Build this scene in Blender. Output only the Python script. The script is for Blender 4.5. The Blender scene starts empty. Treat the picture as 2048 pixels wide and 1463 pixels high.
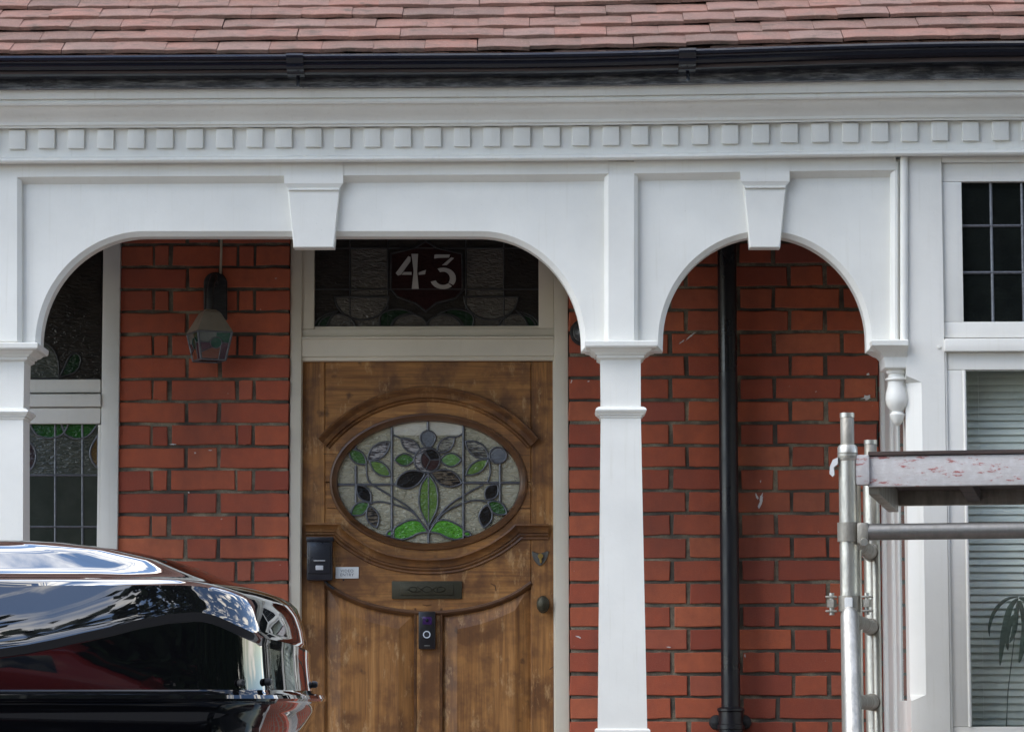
import bpy, bmesh, math, random
from mathutils import Vector, Matrix
from mathutils.geometry import tessellate_polygon
R = math.radians
random.seed(43)
SC = bpy.context.scene
COL = SC.collection

# ------------------------------------------------------------------ camera, sky, sun, exposure
W0, H0, F = 2048.0, 1463.0, 6380.0            # photo size and focal length in photo pixels
PCX, PCY = 910.0, 731.5                        # principal point
YAW, PITCH = math.atan(190 / F), math.atan(668.5 / F)
CAM = Vector((0.0, -11.0, 1.6))
cd = bpy.data.cameras.new('camera'); cam = bpy.data.objects.new('camera', cd); COL.objects.link(cam)
cd.sensor_width = 36.0; cd.lens = 36.0 * F / W0
cd.shift_x = (W0 / 2 - PCX) / W0
cd.clip_end = 2000; cd.clip_start = 0.05
cam.location = CAM; cam.rotation_euler = (R(90) + PITCH, 0, YAW)
SC.camera = cam

wd = bpy.data.worlds.new('World'); SC.world = wd; wd.use_nodes = True
SUN_EL, SUN_AZ = R(48), R(243)                 # azimuth clockwise from +Y: from the street, a little left
nt = wd.node_tree; N = nt.nodes; L = nt.links
bg = N['Background']
sky = N.new('ShaderNodeTexSky'); sky.sky_type = 'NISHITA'; sky.sun_disc = False
sky.sun_elevation = SUN_EL; sky.sun_rotation = SUN_AZ; sky.air_density = 1.0; sky.dust_density = 0.4; sky.ozone_density = 2.2
CLOUDS = (5.5, 5.1, 9.3)
tcw = N.new('ShaderNodeTexCoord')
mpw = N.new('ShaderNodeMapping'); mpw.inputs['Scale'].default_value = (1.0, 1.0, 1.6); mpw.inputs['Location'].default_value = CLOUDS
L.new(tcw.outputs['Generated'], mpw.inputs['Vector'])
cn = N.new('ShaderNodeTexNoise'); cn.inputs['Scale'].default_value = 6.5; cn.inputs['Detail'].default_value = 9
cn.inputs['Roughness'].default_value = 0.56; cn.inputs['Distortion'].default_value = 0.5
L.new(mpw.outputs[0], cn.inputs['Vector'])
cr = N.new('ShaderNodeValToRGB'); cr.color_ramp.elements[0].position = 0.51; cr.color_ramp.elements[1].position = 0.63
cr.color_ramp.elements[0].color = (0, 0, 0, 1); cr.color_ramp.elements[1].color = (1, 1, 1, 1)
L.new(cn.outputs['Fac'], cr.inputs['Fac'])
mxw = N.new('ShaderNodeMixRGB'); mxw.inputs['Color2'].default_value = (12.0, 11.4, 10.4, 1)
L.new(cr.outputs['Color'], mxw.inputs['Fac']); L.new(sky.outputs['Color'], mxw.inputs['Color1'])
L.new(mxw.outputs['Color'], bg.inputs['Color'])
bg.inputs['Strength'].default_value = 0.15

sd = bpy.data.lights.new('sun', 'SUN'); sd.energy = 1.0; sd.angle = R(40); sd.color = (1.0, 0.95, 0.88)
sun = bpy.data.objects.new('sun', sd); COL.objects.link(sun)
sun.rotation_euler = Vector((-math.sin(SUN_AZ) * math.cos(SUN_EL), -math.cos(SUN_AZ) * math.cos(SUN_EL), -math.sin(SUN_EL))).to_track_quat('-Z', 'Y').to_euler()
SC.view_settings.view_transform = 'Standard'; SC.view_settings.look = 'None'
SC.view_settings.exposure = 1.4; SC.view_settings.gamma = 1.0; SC.view_settings.use_curve_mapping = False
SC.cycles.max_bounces = 8

# ------------------------------------------------------------------ pixel -> point on a plane of known depth
_m = cam.rotation_euler.to_matrix()
def U(px, py, Y):
    d = _m @ Vector(((px - PCX) / F, (PCY - py) / F, -1.0))
    t = (Y - CAM.y) / d.y
    return CAM + d * t
def UX(px, Y, py=900): return U(px, py, Y).x
def UZ(py, Y, px=1024): return U(px, py, Y).z
def XZ(px, py, Y):
    p = U(px, py, Y); return (p.x, p.z)

# ------------------------------------------------------------------ materials
MAT = {}
def new_mat(name):
    m = bpy.data.materials.new(name); m.use_nodes = True
    MAT[name] = m
    return m, m.node_tree.nodes, m.node_tree.links, m.node_tree.nodes['Principled BSDF']
def noise(n, l, vec, scale, detail=4, rough=0.55, dist=0.0):
    t = n.new('ShaderNodeTexNoise'); t.inputs['Scale'].default_value = scale; t.inputs['Detail'].default_value = detail
    t.inputs['Roughness'].default_value = rough; t.inputs['Distortion'].default_value = dist
    l.new(vec, t.inputs['Vector']); return t.outputs['Fac']
def ramp(n, l, fac, stops):
    r = n.new('ShaderNodeValToRGB'); e = r.color_ramp.elements
    while len(e) < len(stops): e.new(0.5)
    for k, (p, c) in enumerate(stops):
        e[k].position = p; e[k].color = tuple(c) + (1,) if len(c) == 3 else c
    l.new(fac, r.inputs['Fac']); return r.outputs['Color']
def mix(n, l, fac, a, b, mode='MIX'):
    x = n.new('ShaderNodeMixRGB'); x.blend_type = mode
    for s, v in (('Fac', fac), ('Color1', a), ('Color2', b)):
        if isinstance(v, (int, float)): x.inputs[s].default_value = v
        elif isinstance(v, tuple): x.inputs[s].default_value = v + (1,)
        else: l.new(v, x.inputs[s])
    return x.outputs['Color']
def bump(n, l, bs, h, strength, dist=0.01):
    b = n.new('ShaderNodeBump'); b.inputs['Strength'].default_value = strength; b.inputs['Distance'].default_value = dist
    l.new(h, b.inputs['Height']); l.new(b.outputs['Normal'], bs.inputs['Normal'])
def pos(n, l, scale=None, rot=None):
    g = n.new('ShaderNodeNewGeometry')
    if scale is None: return g.outputs['Position']
    m = n.new('ShaderNodeMapping'); m.inputs['Scale'].default_value = scale
    if rot: m.inputs['Rotation'].default_value = rot
    l.new(g.outputs['Position'], m.inputs['Vector']); return m.outputs[0]
def bw(v): return (v, v, v)

def paint(name, col, rough=0.42, dirt=0.10, grime=None, bmp=0.12):
    m, n, l, b = new_mat(name)
    p = pos(n, l)
    a = noise(n, l, p, 3.5, 6, 0.6)
    c1 = ramp(n, l, a, [(0.3, tuple(x * (1 - dirt) for x in col)), (0.7, col)])
    s = noise(n, l, pos(n, l, (60, 60, 2.5)), 1.0, 5, 0.65)
    sm = ramp(n, l, s, [(0.56, bw(0)), (0.80, bw(1))])
    g = grime or tuple(x * 0.72 for x in (col[0], col[1] * 0.97, col[2] * 0.86))
    f = n.new('ShaderNodeMath'); f.operation = 'MULTIPLY'; f.inputs[1].default_value = 0.35; l.new(sm, f.inputs[0])
    c2 = mix(n, l, f.outputs[0], c1, g)
    sp = noise(n, l, p, 210, 2, 0.5)
    spm = ramp(n, l, sp, [(0.73, bw(0)), (0.80, bw(0.5))])
    c3 = mix(n, l, spm, c2, tuple(x * 0.55 for x in col))
    l.new(c3, b.inputs['Base Color']); b.inputs['Roughness'].default_value = rough
    bump(n, l, b, noise(n, l, pos(n, l), 34, 6, 0.62), bmp * 0.55, 0.004)
    return m
paint('white_paint', (0.80, 0.79, 0.735), 0.45, 0.12, None, 0.3)
paint('sash_paint', (0.75, 0.735, 0.685), 0.42, 0.10, None, 0.25)
paint('cream_paint', (0.68, 0.62, 0.50), 0.5, 0.14)
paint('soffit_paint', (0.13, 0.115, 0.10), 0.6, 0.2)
paint('bracket_grey', (0.10, 0.10, 0.105), 0.5, 0.2)

def black_gloss(name, col=(0.008, 0.008, 0.011), rough=0.13, bmp=0.25, dust_sheen=0.0):
    m, n, l, b = new_mat(name)
    p = pos(n, l, (3, 60, 60))
    if dust_sheen > 0:
        c = ramp(n, l, noise(n, l, pos(n, l, (14, 40, 90)), 1.0, 8, 0.7), [(0.45, col), (0.75, tuple(x + dust_sheen for x in col))])
        l.new(c, b.inputs['Base Color'])
    else:
        b.inputs['Base Color'].default_value = col + (1,)
    b.inputs['Roughness'].default_value = rough
    rr = ramp(n, l, noise(n, l, pos(n, l, (8, 8, 8)), 1.0, 4), [(0.3, bw(rough * 0.7)), (0.8, bw(rough * 1.8))])
    l.new(rr, b.inputs['Roughness'])
    if bmp: bump(n, l, b, noise(n, l, p, 1.0, 5, 0.6), bmp, 0.004)
    return m
black_gloss('gutter_black', (0.009, 0.010, 0.016), rough=0.10, bmp=0.2)
black_gloss('fascia_black', (0.07, 0.072, 0.08), rough=0.3, bmp=0.9, dust_sheen=0.34)  # sky sheen of the gloss painted in as a lighter, streaked grey
black_gloss('pipe_black', rough=0.3, bmp=0.15)
_bx = black_gloss('box_black', (0.004, 0.004, 0.005), 0.02, 0).node_tree.nodes['Principled BSDF']
_bx.inputs['IOR'].default_value = 1.6; _bx.inputs['Coat Weight'].default_value = 1.0; _bx.inputs['Coat IOR'].default_value = 1.6; _bx.inputs['Coat Roughness'].default_value = 0.01
black_gloss('plastic_black', (0.014, 0.014, 0.02), 0.35, 0.05, 0.012)
black_gloss('iron_black', (0.012, 0.012, 0.013), 0.5, 0.3, 0.03)

# brick: own tint for each brick, fine grit, soot and lime specks
m, n, l, b = new_mat('brick')
oi = n.new('ShaderNodeObjectInfo')
p = pos(n, l)
base = ramp(n, l, oi.outputs['Random'], [(0.0, (0.30, 0.058, 0.031)), (0.2, (0.37, 0.076, 0.035)), (0.45, (0.43, 0.092, 0.040)), (0.7, (0.47, 0.108, 0.044)), (0.9, (0.50, 0.135, 0.058)), (1.0, (0.33, 0.072, 0.045))])
v = noise(n, l, p, 22, 6, 0.62)
c = mix(n, l, ramp(n, l, v, [(0.35, bw(0.0)), (0.75, bw(0.5))]), base, (0.22, 0.055, 0.036))
g = noise(n, l, p, 420, 2, 0.6)
c = mix(n, l, ramp(n, l, g, [(0.5, bw(0)), (0.75, bw(0.35))]), c, (0.42, 0.16, 0.09))
soot = noise(n, l, pos(n, l, (3.0, 3.0, 1.2)), 1.0, 5, 0.6)
c = mix(n, l, ramp(n, l, soot, [(0.48, bw(0)), (0.72, bw(0.6))]), c, (0.12, 0.045, 0.032))
lime = noise(n, l, p, 55, 3, 0.5)
c = mix(n, l, ramp(n, l, lime, [(0.735, bw(0)), (0.76, bw(0.6))]), c, (0.55, 0.45, 0.38))
l.new(c, b.inputs['Base Color']); b.inputs['Roughness'].default_value = 0.82
hh = n.new('ShaderNodeMath'); hh.operation = 'ADD'; l.new(v, hh.inputs[0]); l.new(g, hh.inputs[1])
bump(n, l, b, hh.outputs[0], 0.35, 0.004)

m, n, l, b = new_mat('mortar')
p = pos(n, l)
a = noise(n, l, p, 6, 6, 0.65)
c = ramp(n, l, a, [(0.34, (0.055, 0.05, 0.045)), (0.50, (0.14, 0.12, 0.088)), (0.66, (0.40, 0.34, 0.235))])
c = mix(n, l, ramp(n, l, noise(n, l, p, 260, 3), [(0.35, bw(0.4)), (0.65, bw(0))]), c, (0.07, 0.065, 0.055))
l.new(c, b.inputs['Base Color']); b.inputs['Roughness'].default_value = 0.95
bump(n, l, b, noise(n, l, p, 150, 5, 0.7), 0.7, 0.006)

m, n, l, b = new_mat('far_brick')
p = pos(n, l)
bt = n.new('ShaderNodeTexBrick'); bt.inputs['Scale'].default_value = 1.0; bt.inputs['Brick Width'].default_value = 0.235; bt.inputs['Row Height'].default_value = 0.0785
bt.inputs['Mortar Size'].default_value = 0.01; bt.inputs['Color1'].default_value = (0.28, 0.06, 0.03, 1); bt.inputs['Color2'].default_value = (0.2, 0.045, 0.03, 1); bt.inputs['Mortar'].default_value = (0.15, 0.13, 0.1, 1)
sx = n.new('ShaderNodeSeparateXYZ'); l.new(p, sx.inputs[0]); cx = n.new('ShaderNodeCombineXYZ')
ad = n.new('ShaderNodeMath'); ad.operation = 'ADD'; l.new(sx.outputs[0], ad.inputs[0]); l.new(sx.outputs[1], ad.inputs[1])
l.new(ad.outputs[0], cx.inputs[0]); l.new(sx.outputs[2], cx.inputs[1]); l.new(cx.outputs[0], bt.inputs['Vector'])
l.new(bt.outputs['Color'], b.inputs['Base Color']); b.inputs['Roughness'].default_value = 0.9

# clay tiles
m, n, l, b = new_mat('clay_tile')
oi = n.new('ShaderNodeObjectInfo'); p = pos(n, l)
base = ramp(n, l, oi.outputs['Random'], [(0, (0.150, 0.085, 0.066)), (0.25, (0.20, 0.105, 0.080)), (0.55, (0.235, 0.112, 0.082)), (0.85, (0.21, 0.125, 0.10)), (0.96, (0.24, 0.11, 0.08)), (1.0, (0.34, 0.11, 0.06))])
c = mix(n, l, ramp(n, l, noise(n, l, p, 9, 6, 0.65), [(0.4, bw(0)), (0.7, bw(0.75))]), base, (0.13, 0.085, 0.065))
c = mix(n, l, ramp(n, l, noise(n, l, p, 130, 4, 0.7), [(0.55, bw(0)), (0.75, bw(0.55))]), c, (0.40, 0.27, 0.20))
c = mix(n, l, ramp(n, l, noise(n, l, pos(n, l, (14, 14, 50)), 1.0, 4, 0.6), [(0.56, bw(0)), (0.70, bw(0.7))]), c, (0.07, 0.052, 0.036))
l.new(c, b.inputs['Base Color']); b.inputs['Roughness'].default_value = 0.85
bump(n, l, b, noise(n, l, p, 160, 5, 0.65), 0.5, 0.004)

# varnished oak, grain along z or along x
def wood(name, horizontal=False, tone=1.0):
    m, n, l, b = new_mat(name)
    s1 = (1.6, 14, 26) if horizontal else (26, 14, 1.6)
    s2 = (6, 40, 160) if horizontal else (160, 40, 6)
    p = pos(n, l)
    a = noise(n, l, pos(n, l, s1), 1.0, 6, 0.6, 0.8)
    c = ramp(n, l, a, [(0.25, (0.13, 0.053, 0.017)), (0.46, (0.31, 0.138, 0.040)), (0.62, (0.42, 0.195, 0.058)), (0.80, (0.52, 0.27, 0.09))])
    f = noise(n, l, pos(n, l, s2), 1.0, 4, 0.6)
    c = mix(n, l, ramp(n, l, f, [(0.38, bw(0.4)), (0.56, bw(0))]), c, (0.10, 0.046, 0.018))
    blot = noise(n, l, p, 7.5, 5, 0.62)
    c = mix(n, l, ramp(n, l, blot, [(0.38, bw(0.75)), (0.55, bw(0))]), c, (0.105, 0.046, 0.022))
    kn = noise(n, l, p, 16, 3, 0.5)
    c = mix(n, l, ramp(n, l, kn, [(0.66, bw(0)), (0.74, bw(0.7))]), c, (0.055, 0.028, 0.016))
    pale = noise(n, l, pos(n, l, (20, 20, 7)), 1.0, 8, 0.75)
    c = mix(n, l, ramp(n, l, pale, [(0.56, bw(0)), (0.66, bw(0.65))]), c, (0.54, 0.33, 0.15))
    if tone < 1: c = mix(n, l, 1.0, c, (tone, tone * 0.94, tone * 0.9), 'MULTIPLY')
    l.new(c, b.inputs['Base Color'])
    l.new(ramp(n, l, blot, [(0.3, bw(0.34)), (0.7, bw(0.62))]), b.inputs['Roughness'])
    b.inputs['Specular IOR Level'].default_value = 0.35
    bump(n, l, b, f, 0.18, 0.003)
wood('oak'); wood('oak_rail', True)
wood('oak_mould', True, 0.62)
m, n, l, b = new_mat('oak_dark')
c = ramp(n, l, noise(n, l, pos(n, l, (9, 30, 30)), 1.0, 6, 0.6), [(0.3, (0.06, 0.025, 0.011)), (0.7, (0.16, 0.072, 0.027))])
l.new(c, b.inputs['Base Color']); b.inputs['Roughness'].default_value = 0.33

def metal(name, col, rough, metallic=0.9, var=0.25, bm=0.15, scale=(30, 30, 6)):
    m, n, l, b = new_mat(name)
    a = noise(n, l, pos(n, l, scale), 1.0, 6, 0.65)
    l.new(ramp(n, l, a, [(0.3, tuple(x * (1 - var) for x in col)), (0.7, col)]), b.inputs['Base Color'])
    l.new(ramp(n, l, a, [(0.3, bw(rough * 1.25)), (0.7, bw(rough * 0.8))]), b.inputs['Roughness'])
    b.inputs['Metallic'].default_value = metallic
    bump(n, l, b, noise(n, l, pos(n, l), 90, 4), bm, 0.003)
metal('galvanised', (0.60, 0.575, 0.51), 0.40, 0.85, 0.45, 0.3, (45, 45, 9))
metal('galvanised_dull', (0.36, 0.335, 0.285), 0.52, 0.7, 0.45, 0.4)
metal('steel_rail', (0.25, 0.24, 0.22), 0.42, 0.85)
metal('brass', (0.66, 0.43, 0.13), 0.3)
metal('bronze_aged', (0.075, 0.068, 0.045), 0.48, 0.7, 0.4)
metal('pewter', (0.20, 0.195, 0.18), 0.38, 0.85)
metal('lead', (0.15, 0.155, 0.17), 0.45, 0.6, 0.35, 0.4, (60, 60, 60))
metal('chrome', (0.75, 0.75, 0.76), 0.15)

m, n, l, b = new_mat('chipped_beam')
p = pos(n, l, (14, 30, 52))
a = noise(n, l, p, 1.0, 8, 0.72)
c = ramp(n, l, a, [(0.50, (0.47, 0.46, 0.455)), (0.57, (0.45, 0.42, 0.415)), (0.59, (0.34, 0.12, 0.11)), (0.65, (0.26, 0.06, 0.055)), (0.72, (0.26, 0.25, 0.25))])
c = mix(n, l, ramp(n, l, noise(n, l, pos(n, l), 60, 4), [(0.45, bw(0.25)), (0.7, bw(0))]), c, (0.25, 0.2, 0.18))
l.new(c, b.inputs['Base Color']); b.inputs['Roughness'].default_value = 0.6
bump(n, l, b, a, 0.4, 0.004)

m, n, l, b = new_mat('plywood_dark')
c = ramp(n, l, noise(n, l, pos(n, l, (6, 30, 90)), 1.0, 5), [(0.3, (0.02, 0.014, 0.012)), (0.7, (0.07, 0.045, 0.038))])
l.new(c, b.inputs['Base Color']); b.inputs['Roughness'].default_value = 0.85

# cathedral glass of leaded lights: colour, gloss, rippled relief
def cglass(name, c1, c2, rough=0.16, strength=0.55, scale=(45, 45, 110), stripes=None, spec=0.6):
    m, n, l, b = new_mat(name)
    p = pos(n, l, scale)
    a = noise(n, l, p, 1.0, 3, 0.5, 0.6)
    if stripes:
        st = noise(n, l, pos(n, l, (30, 30, 190), (0, stripes, 0)), 1.0, 2, 0.5, 0.8)
        c = ramp(n, l, st, [(0.44, c1), (0.55, c2)])
    else:
        c = ramp(n, l, noise(n, l, pos(n, l), 16, 4), [(0.3, c1), (0.7, c2)])
    l.new(c, b.inputs['Base Color']); b.inputs['Roughness'].default_value = rough
    b.inputs['Specular IOR Level'].default_value = spec
    bump(n, l, b, a, strength, 0.012)
cglass('glass_clear', (0.29, 0.27, 0.185), (0.42, 0.395, 0.29), 0.12, 0.9)
cglass('glass_clear_bright', (0.48, 0.46, 0.38), (0.60, 0.58, 0.50), 0.22, 0.3)
cglass('glass_grey', (0.10, 0.11, 0.125), (0.17, 0.18, 0.195), 0.2, 0.3)
cglass('glass_green', (0.030, 0.095, 0.014), (0.055, 0.15, 0.025))
cglass('glass_green_dark', (0.018, 0.07, 0.010), (0.03, 0.10, 0.015))
cglass('glass_green_pale', (0.09, 0.20, 0.05), (0.14, 0.27, 0.08))
cglass('glass_green_leaf', (0.085, 0.17, 0.025), (0.13, 0.22, 0.045))
cglass('glass_green_bright', (0.05, 0.22, 0.012), (0.10, 0.36, 0.02), 0.14, 0.9)
cglass('glass_dark', (0.008, 0.007, 0.006), (0.022, 0.018, 0.015), 0.16, 0.3, spec=0.3)
cglass('glass_brown', (0.04, 0.02, 0.019), (0.065, 0.036, 0.032), 0.2, 0.3, spec=0.3)
cglass('glass_streak_a', (0.035, 0.028, 0.03), (0.34, 0.32, 0.31), stripes=0.45)
cglass('glass_streak_b', (0.04, 0.035, 0.03), (0.27, 0.26, 0.21), stripes=-0.35)
cglass('glass_streak_c', (0.010, 0.008, 0.007), (0.14, 0.11, 0.075), stripes=0.25, spec=0.3)
cglass('glass_fan', (0.016, 0.014, 0.012), (0.028, 0.024, 0.020), 0.10, 0.35, spec=0.35)
cglass('glass_fan_grey', (0.055, 0.049, 0.040), (0.085, 0.076, 0.062), 0.12, 0.7, spec=0.45)
cglass('glass_fan_red', (0.016, 0.006, 0.006), (0.024, 0.008, 0.008), 0.16, 0.2, spec=0.3)
cglass('glass_fan_green', (0.004, 0.016, 0.006), (0.008, 0.026, 0.010), 0.12, 0.4, spec=0.35)
cglass('glass_win', (0.026, 0.032, 0.026), (0.040, 0.046, 0.038), 0.12, 0.06, spec=0.4)
cglass('glass_win_green', (0.010, 0.05, 0.008), (0.018, 0.085, 0.014), 0.12, 0.3, spec=0.4)
cglass('glass_win_textured', (0.035, 0.04, 0.032), (0.06, 0.065, 0.05), 0.1, 0.45, (35, 35, 120), spec=0.5)
cglass('glass_win_purple', (0.02, 0.012, 0.014), (0.04, 0.025, 0.028), 0.1, 0.8, spec=0.4)
cglass('glass_win_amber', (0.07, 0.04, 0.01), (0.10, 0.06, 0.015), 0.12, 0.4, spec=0.4)
cglass('glass_bay_dark', (0.006, 0.007, 0.007), (0.010, 0.012, 0.011), 0.03, 0.02, spec=0.5)
cglass('lantern_clear', (0.10, 0.11, 0.095), (0.15, 0.16, 0.14), 0.12, 0.2)
cglass('lantern_green', (0.010, 0.055, 0.035), (0.02, 0.08, 0.05), 0.12, 0.2)
cglass('lantern_plum', (0.05, 0.02, 0.03), (0.08, 0.03, 0.045), 0.12, 0.2)
cglass('lantern_amber', (0.14, 0.045, 0.025), (0.18, 0.06, 0.035), 0.12, 0.2)
cglass('lantern_cap', (0.20, 0.17, 0.125), (0.27, 0.235, 0.18), 0.4, 0.1)
cglass('glass_flank', (0.10, 0.13, 0.12), (0.14, 0.17, 0.16), 0.08, 0.02)
cglass('dome_glass', (0.03, 0.032, 0.036), (0.07, 0.075, 0.08), 0.08, 0.3)

m, n, l, b = new_mat('clear_pane')
out = n['Material Output']; tr = n.new('ShaderNodeBsdfTransparent'); gl = n.new('ShaderNodeBsdfGlossy'); gl.inputs['Roughness'].default_value = 0.01
tr.inputs['Color'].default_value = (0.95, 0.97, 0.96, 1)
lw_ = n.new('ShaderNodeLayerWeight'); pw_ = n.new('ShaderNodeMath'); pw_.operation = 'POWER'; pw_.inputs[1].default_value = 4.0; l.new(lw_.outputs['Facing'], pw_.inputs[0])
fr = n.new('ShaderNodeMath'); fr.operation = 'MULTIPLY_ADD'; fr.inputs[1].default_value = 0.85; fr.inputs[2].default_value = 0.06; l.new(pw_.outputs[0], fr.inputs[0])
ms = n.new('ShaderNodeMixShader'); l.new(fr.outputs[0], ms.inputs[0]); l.new(tr.outputs[0], ms.inputs[1]); l.new(gl.outputs[0], ms.inputs[2]); l.new(ms.outputs[0], out.inputs['Surface'])

def plain(name, col, rough=0.6, var=0.15, scale=25, metallic=0):
    m, n, l, b = new_mat(name)
    a = noise(n, l, pos(n, l), scale, 5, 0.6)
    l.new(ramp(n, l, a, [(0.3, tuple(x * (1 - var) for x in col)), (0.7, tuple(min(1, x * (1 + var * 0.5)) for x in col))]), b.inputs['Base Color'])
    b.inputs['Roughness'].default_value = rough; b.inputs['Metallic'].default_value = metallic
plain('numeral', (0.40, 0.385, 0.36), 0.5, 0.12)
plain('sign_white', (0.72, 0.73, 0.71), 0.35, 0.05)
plain('ink', (0.09, 0.09, 0.11), 0.6)
plain('button_grey', (0.55, 0.55, 0.57), 0.4, 0.05)
plain('bell_body', (0.016, 0.014, 0.015), 0.3)
plain('bell_purple', (0.045, 0.018, 0.085), 0.15)
plain('bell_ring', (0.62, 0.66, 0.72), 0.3, 0.03)
plain('slat', (0.84, 0.85, 0.80), 0.45, 0.05)
plain('plant_leaf', (0.11, 0.135, 0.115), 0.5, 0.3)
plain('pot', (0.25, 0.10, 0.06), 0.8)
plain('room_dark', (0.03, 0.03, 0.028), 0.9)
plain('asphalt', (0.055, 0.055, 0.057), 0.9, 0.3, 60)
plain('pavement', (0.30, 0.29, 0.275), 0.9, 0.25, 12)
plain('kerb', (0.32, 0.31, 0.29), 0.9, 0.2, 12)
plain('road_paint', (0.7, 0.68, 0.3), 0.8, 0.3)
plain('garden', (0.27, 0.255, 0.23), 0.95, 0.4, 30)
plain('bark', (0.07, 0.05, 0.035), 0.95, 0.4, 20)
plain('leaf_dark', (0.022, 0.045, 0.014), 0.7, 0.5, 3)
plain('leaf_mid', (0.045, 0.085, 0.022), 0.7, 0.4, 3)
plain('car_black', (0.006, 0.006, 0.008), 0.12, 0)
plain('car_red', (0.24, 0.022, 0.02), 0.2, 0.05)
plain('car_glass', (0.012, 0.014, 0.016), 0.05, 0)
plain('tyre', (0.02, 0.02, 0.02), 0.85)
plain('rim', (0.45, 0.45, 0.46), 0.3, 0.1, 25, 0.8)
plain('lamp_lens', (0.6, 0.6, 0.62), 0.1)
plain('tail_lens', (0.35, 0.02, 0.02), 0.15)
plain('render_cream', (0.55, 0.50, 0.40), 0.9, 0.12, 3)
plain('slate', (0.09, 0.09, 0.10), 0.7, 0.3, 10)
plain('splash', (0.66, 0.64, 0.62), 0.7, 0.1)
plain('cable', (0.40, 0.34, 0.25), 0.6)
plain('door_blue', (0.03, 0.06, 0.14), 0.4)
plain('claw', (0.60, 0.60, 0.58), 0.5, 0.2)

# ------------------------------------------------------------------ mesh helpers
def link(o, parent=None):
    COL.objects.link(o)
    if parent is not None: o.parent = parent
    return o
def mesh_obj(name, verts, faces, mat, parent=None, smooth=None):
    me = bpy.data.meshes.new(name); me.from_pydata([tuple(v) for v in verts], [], faces); me.update()
    if smooth is not None:
        for pl in me.polygons: pl.use_smooth = True
        me.set_sharp_from_angle(angle=R(smooth))
    if mat: me.materials.append(MAT[mat])
    return link(bpy.data.objects.new(name, me), parent)
def bm_obj(name, bm, mat, parent=None, smooth=None):
    me = bpy.data.meshes.new(name); bm.normal_update(); bm.to_mesh(me); bm.free()
    if smooth is not None:
        for pl in me.polygons: pl.use_smooth = True
        me.set_sharp_from_angle(angle=R(smooth))
    if mat: me.materials.append(MAT[mat])
    return link(bpy.data.objects.new(name, me), parent)
def empty(name, loc=(0, 0, 0), rz=0, parent=None):
    o = bpy.data.objects.new(name, None); o.location = loc; o.rotation_euler[2] = rz; o.empty_display_size = 0.1
    return link(o, parent)
def tag(o, label, cat, group=None):
    o['label'] = label; o['category'] = cat
    if group: o['group'] = group
    return o
def struct(o): o['kind'] = 'structure'; return o
def add_box(bm, x0, x1, y0, y1, z0, z1, bev=0.0, mtx=None):
    xs = sorted((x0, x1)); ys = sorted((y0, y1)); zs = sorted((z0, z1))
    r = bmesh.ops.create_cube(bm, size=1.0)
    for v in r['verts']:
        v.co = Vector((xs[0] if v.co.x < 0 else xs[1], ys[0] if v.co.y < 0 else ys[1], zs[0] if v.co.z < 0 else zs[1]))
    vs = r['verts']
    if bev > 0:
        ed = list({e for v in vs for e in v.link_edges})
        rr = bmesh.ops.bevel(bm, geom=ed, offset=bev, segments=2, affect='EDGES', profile=0.6)
        vs = list({v for f in rr['faces'] for v in f.verts} | {v for v in vs if v.is_valid})
    if mtx is not None:
        for v in vs: v.co = mtx @ v.co
    return vs
def box(name, x0, x1, y0, y1, z0, z1, mat, parent=None, bev=0.0):
    bm = bmesh.new(); add_box(bm, x0, x1, y0, y1, z0, z1, bev)
    return bm_obj(name, bm, mat, parent, 40 if bev else None)
def boxes(name, lst, mat, parent=None, bev=0.0):
    bm = bmesh.new()
    for a in lst: add_box(bm, *a, bev)
    return bm_obj(name, bm, mat, parent, 40 if bev else None)

def area2(p): return 0.5 * sum(p[i][0] * p[(i + 1) % len(p)][1] - p[(i + 1) % len(p)][0] * p[i][1] for i in range(len(p)))
def offset_loop(lp, d):
    n = len(lp); out = []
    for i in range(n):
        a, b_, c = Vector(lp[i - 1]), Vector(lp[i]), Vector(lp[(i + 1) % n])
        e1 = (b_ - a); e2 = (c - b_)
        if e1.length < 1e-9 or e2.length < 1e-9: out.append(tuple(b_)); continue
        e1.normalize(); e2.normalize()
        n1 = Vector((-e1.y, e1.x)); n2 = Vector((-e2.y, e2.x)); m_ = n1 + n2
        if m_.length < 1e-6: m_ = n1.copy()
        m_.normalize(); k = d / max(0.35, m_.dot(n1))
        out.append(tuple(b_ + m_ * k))
    return out
def plate_geo(loops, yf, th, bev=0.0):
    """solid plate in the XZ plane; loops[0] outline, the rest holes; front at y = yf, thickness away from the street"""
    lps = []
    for i, lp in enumerate(loops):
        lp = [tuple(q) for q in lp]
        ccw = area2(lp) > 0
        if (i == 0) != ccw: lp = lp[::-1]
        lps.append(lp)
    V = []; Fc = []
    inner = [offset_loop(lp, bev) if bev > 0 else lp for lp in lps]
    front = []
    for lp in inner:
        front.append(len(V)); V += [(x, yf, z) for x, z in lp]
    tris = tessellate_polygon([[Vector((x, z, 0)) for x, z in lp] for lp in inner])
    for t in tris:
        a, b_, c = [Vector((V[k][0], V[k][2])) for k in t]
        cr_ = (b_ - a).x * (c - a).y - (b_ - a).y * (c - a).x
        Fc.append(tuple(t) if cr_ > 0 else tuple(reversed(t)))
    for li, lp in enumerate(lps):
        n = len(lp); rings = [front[li]]
        if bev > 0:
            rings.append(len(V)); V += [(x, yf + bev, z) for x, z in lp]
        rings.append(len(V)); V += [(x, yf + th, z) for x, z in lp]
        for r0, r1 in zip(rings, rings[1:]):
            for i in range(n):
                j = (i + 1) % n
                Fc.append((r0 + j, r0 + i, r1 + i, r1 + j))
        
    return V, Fc
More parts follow.
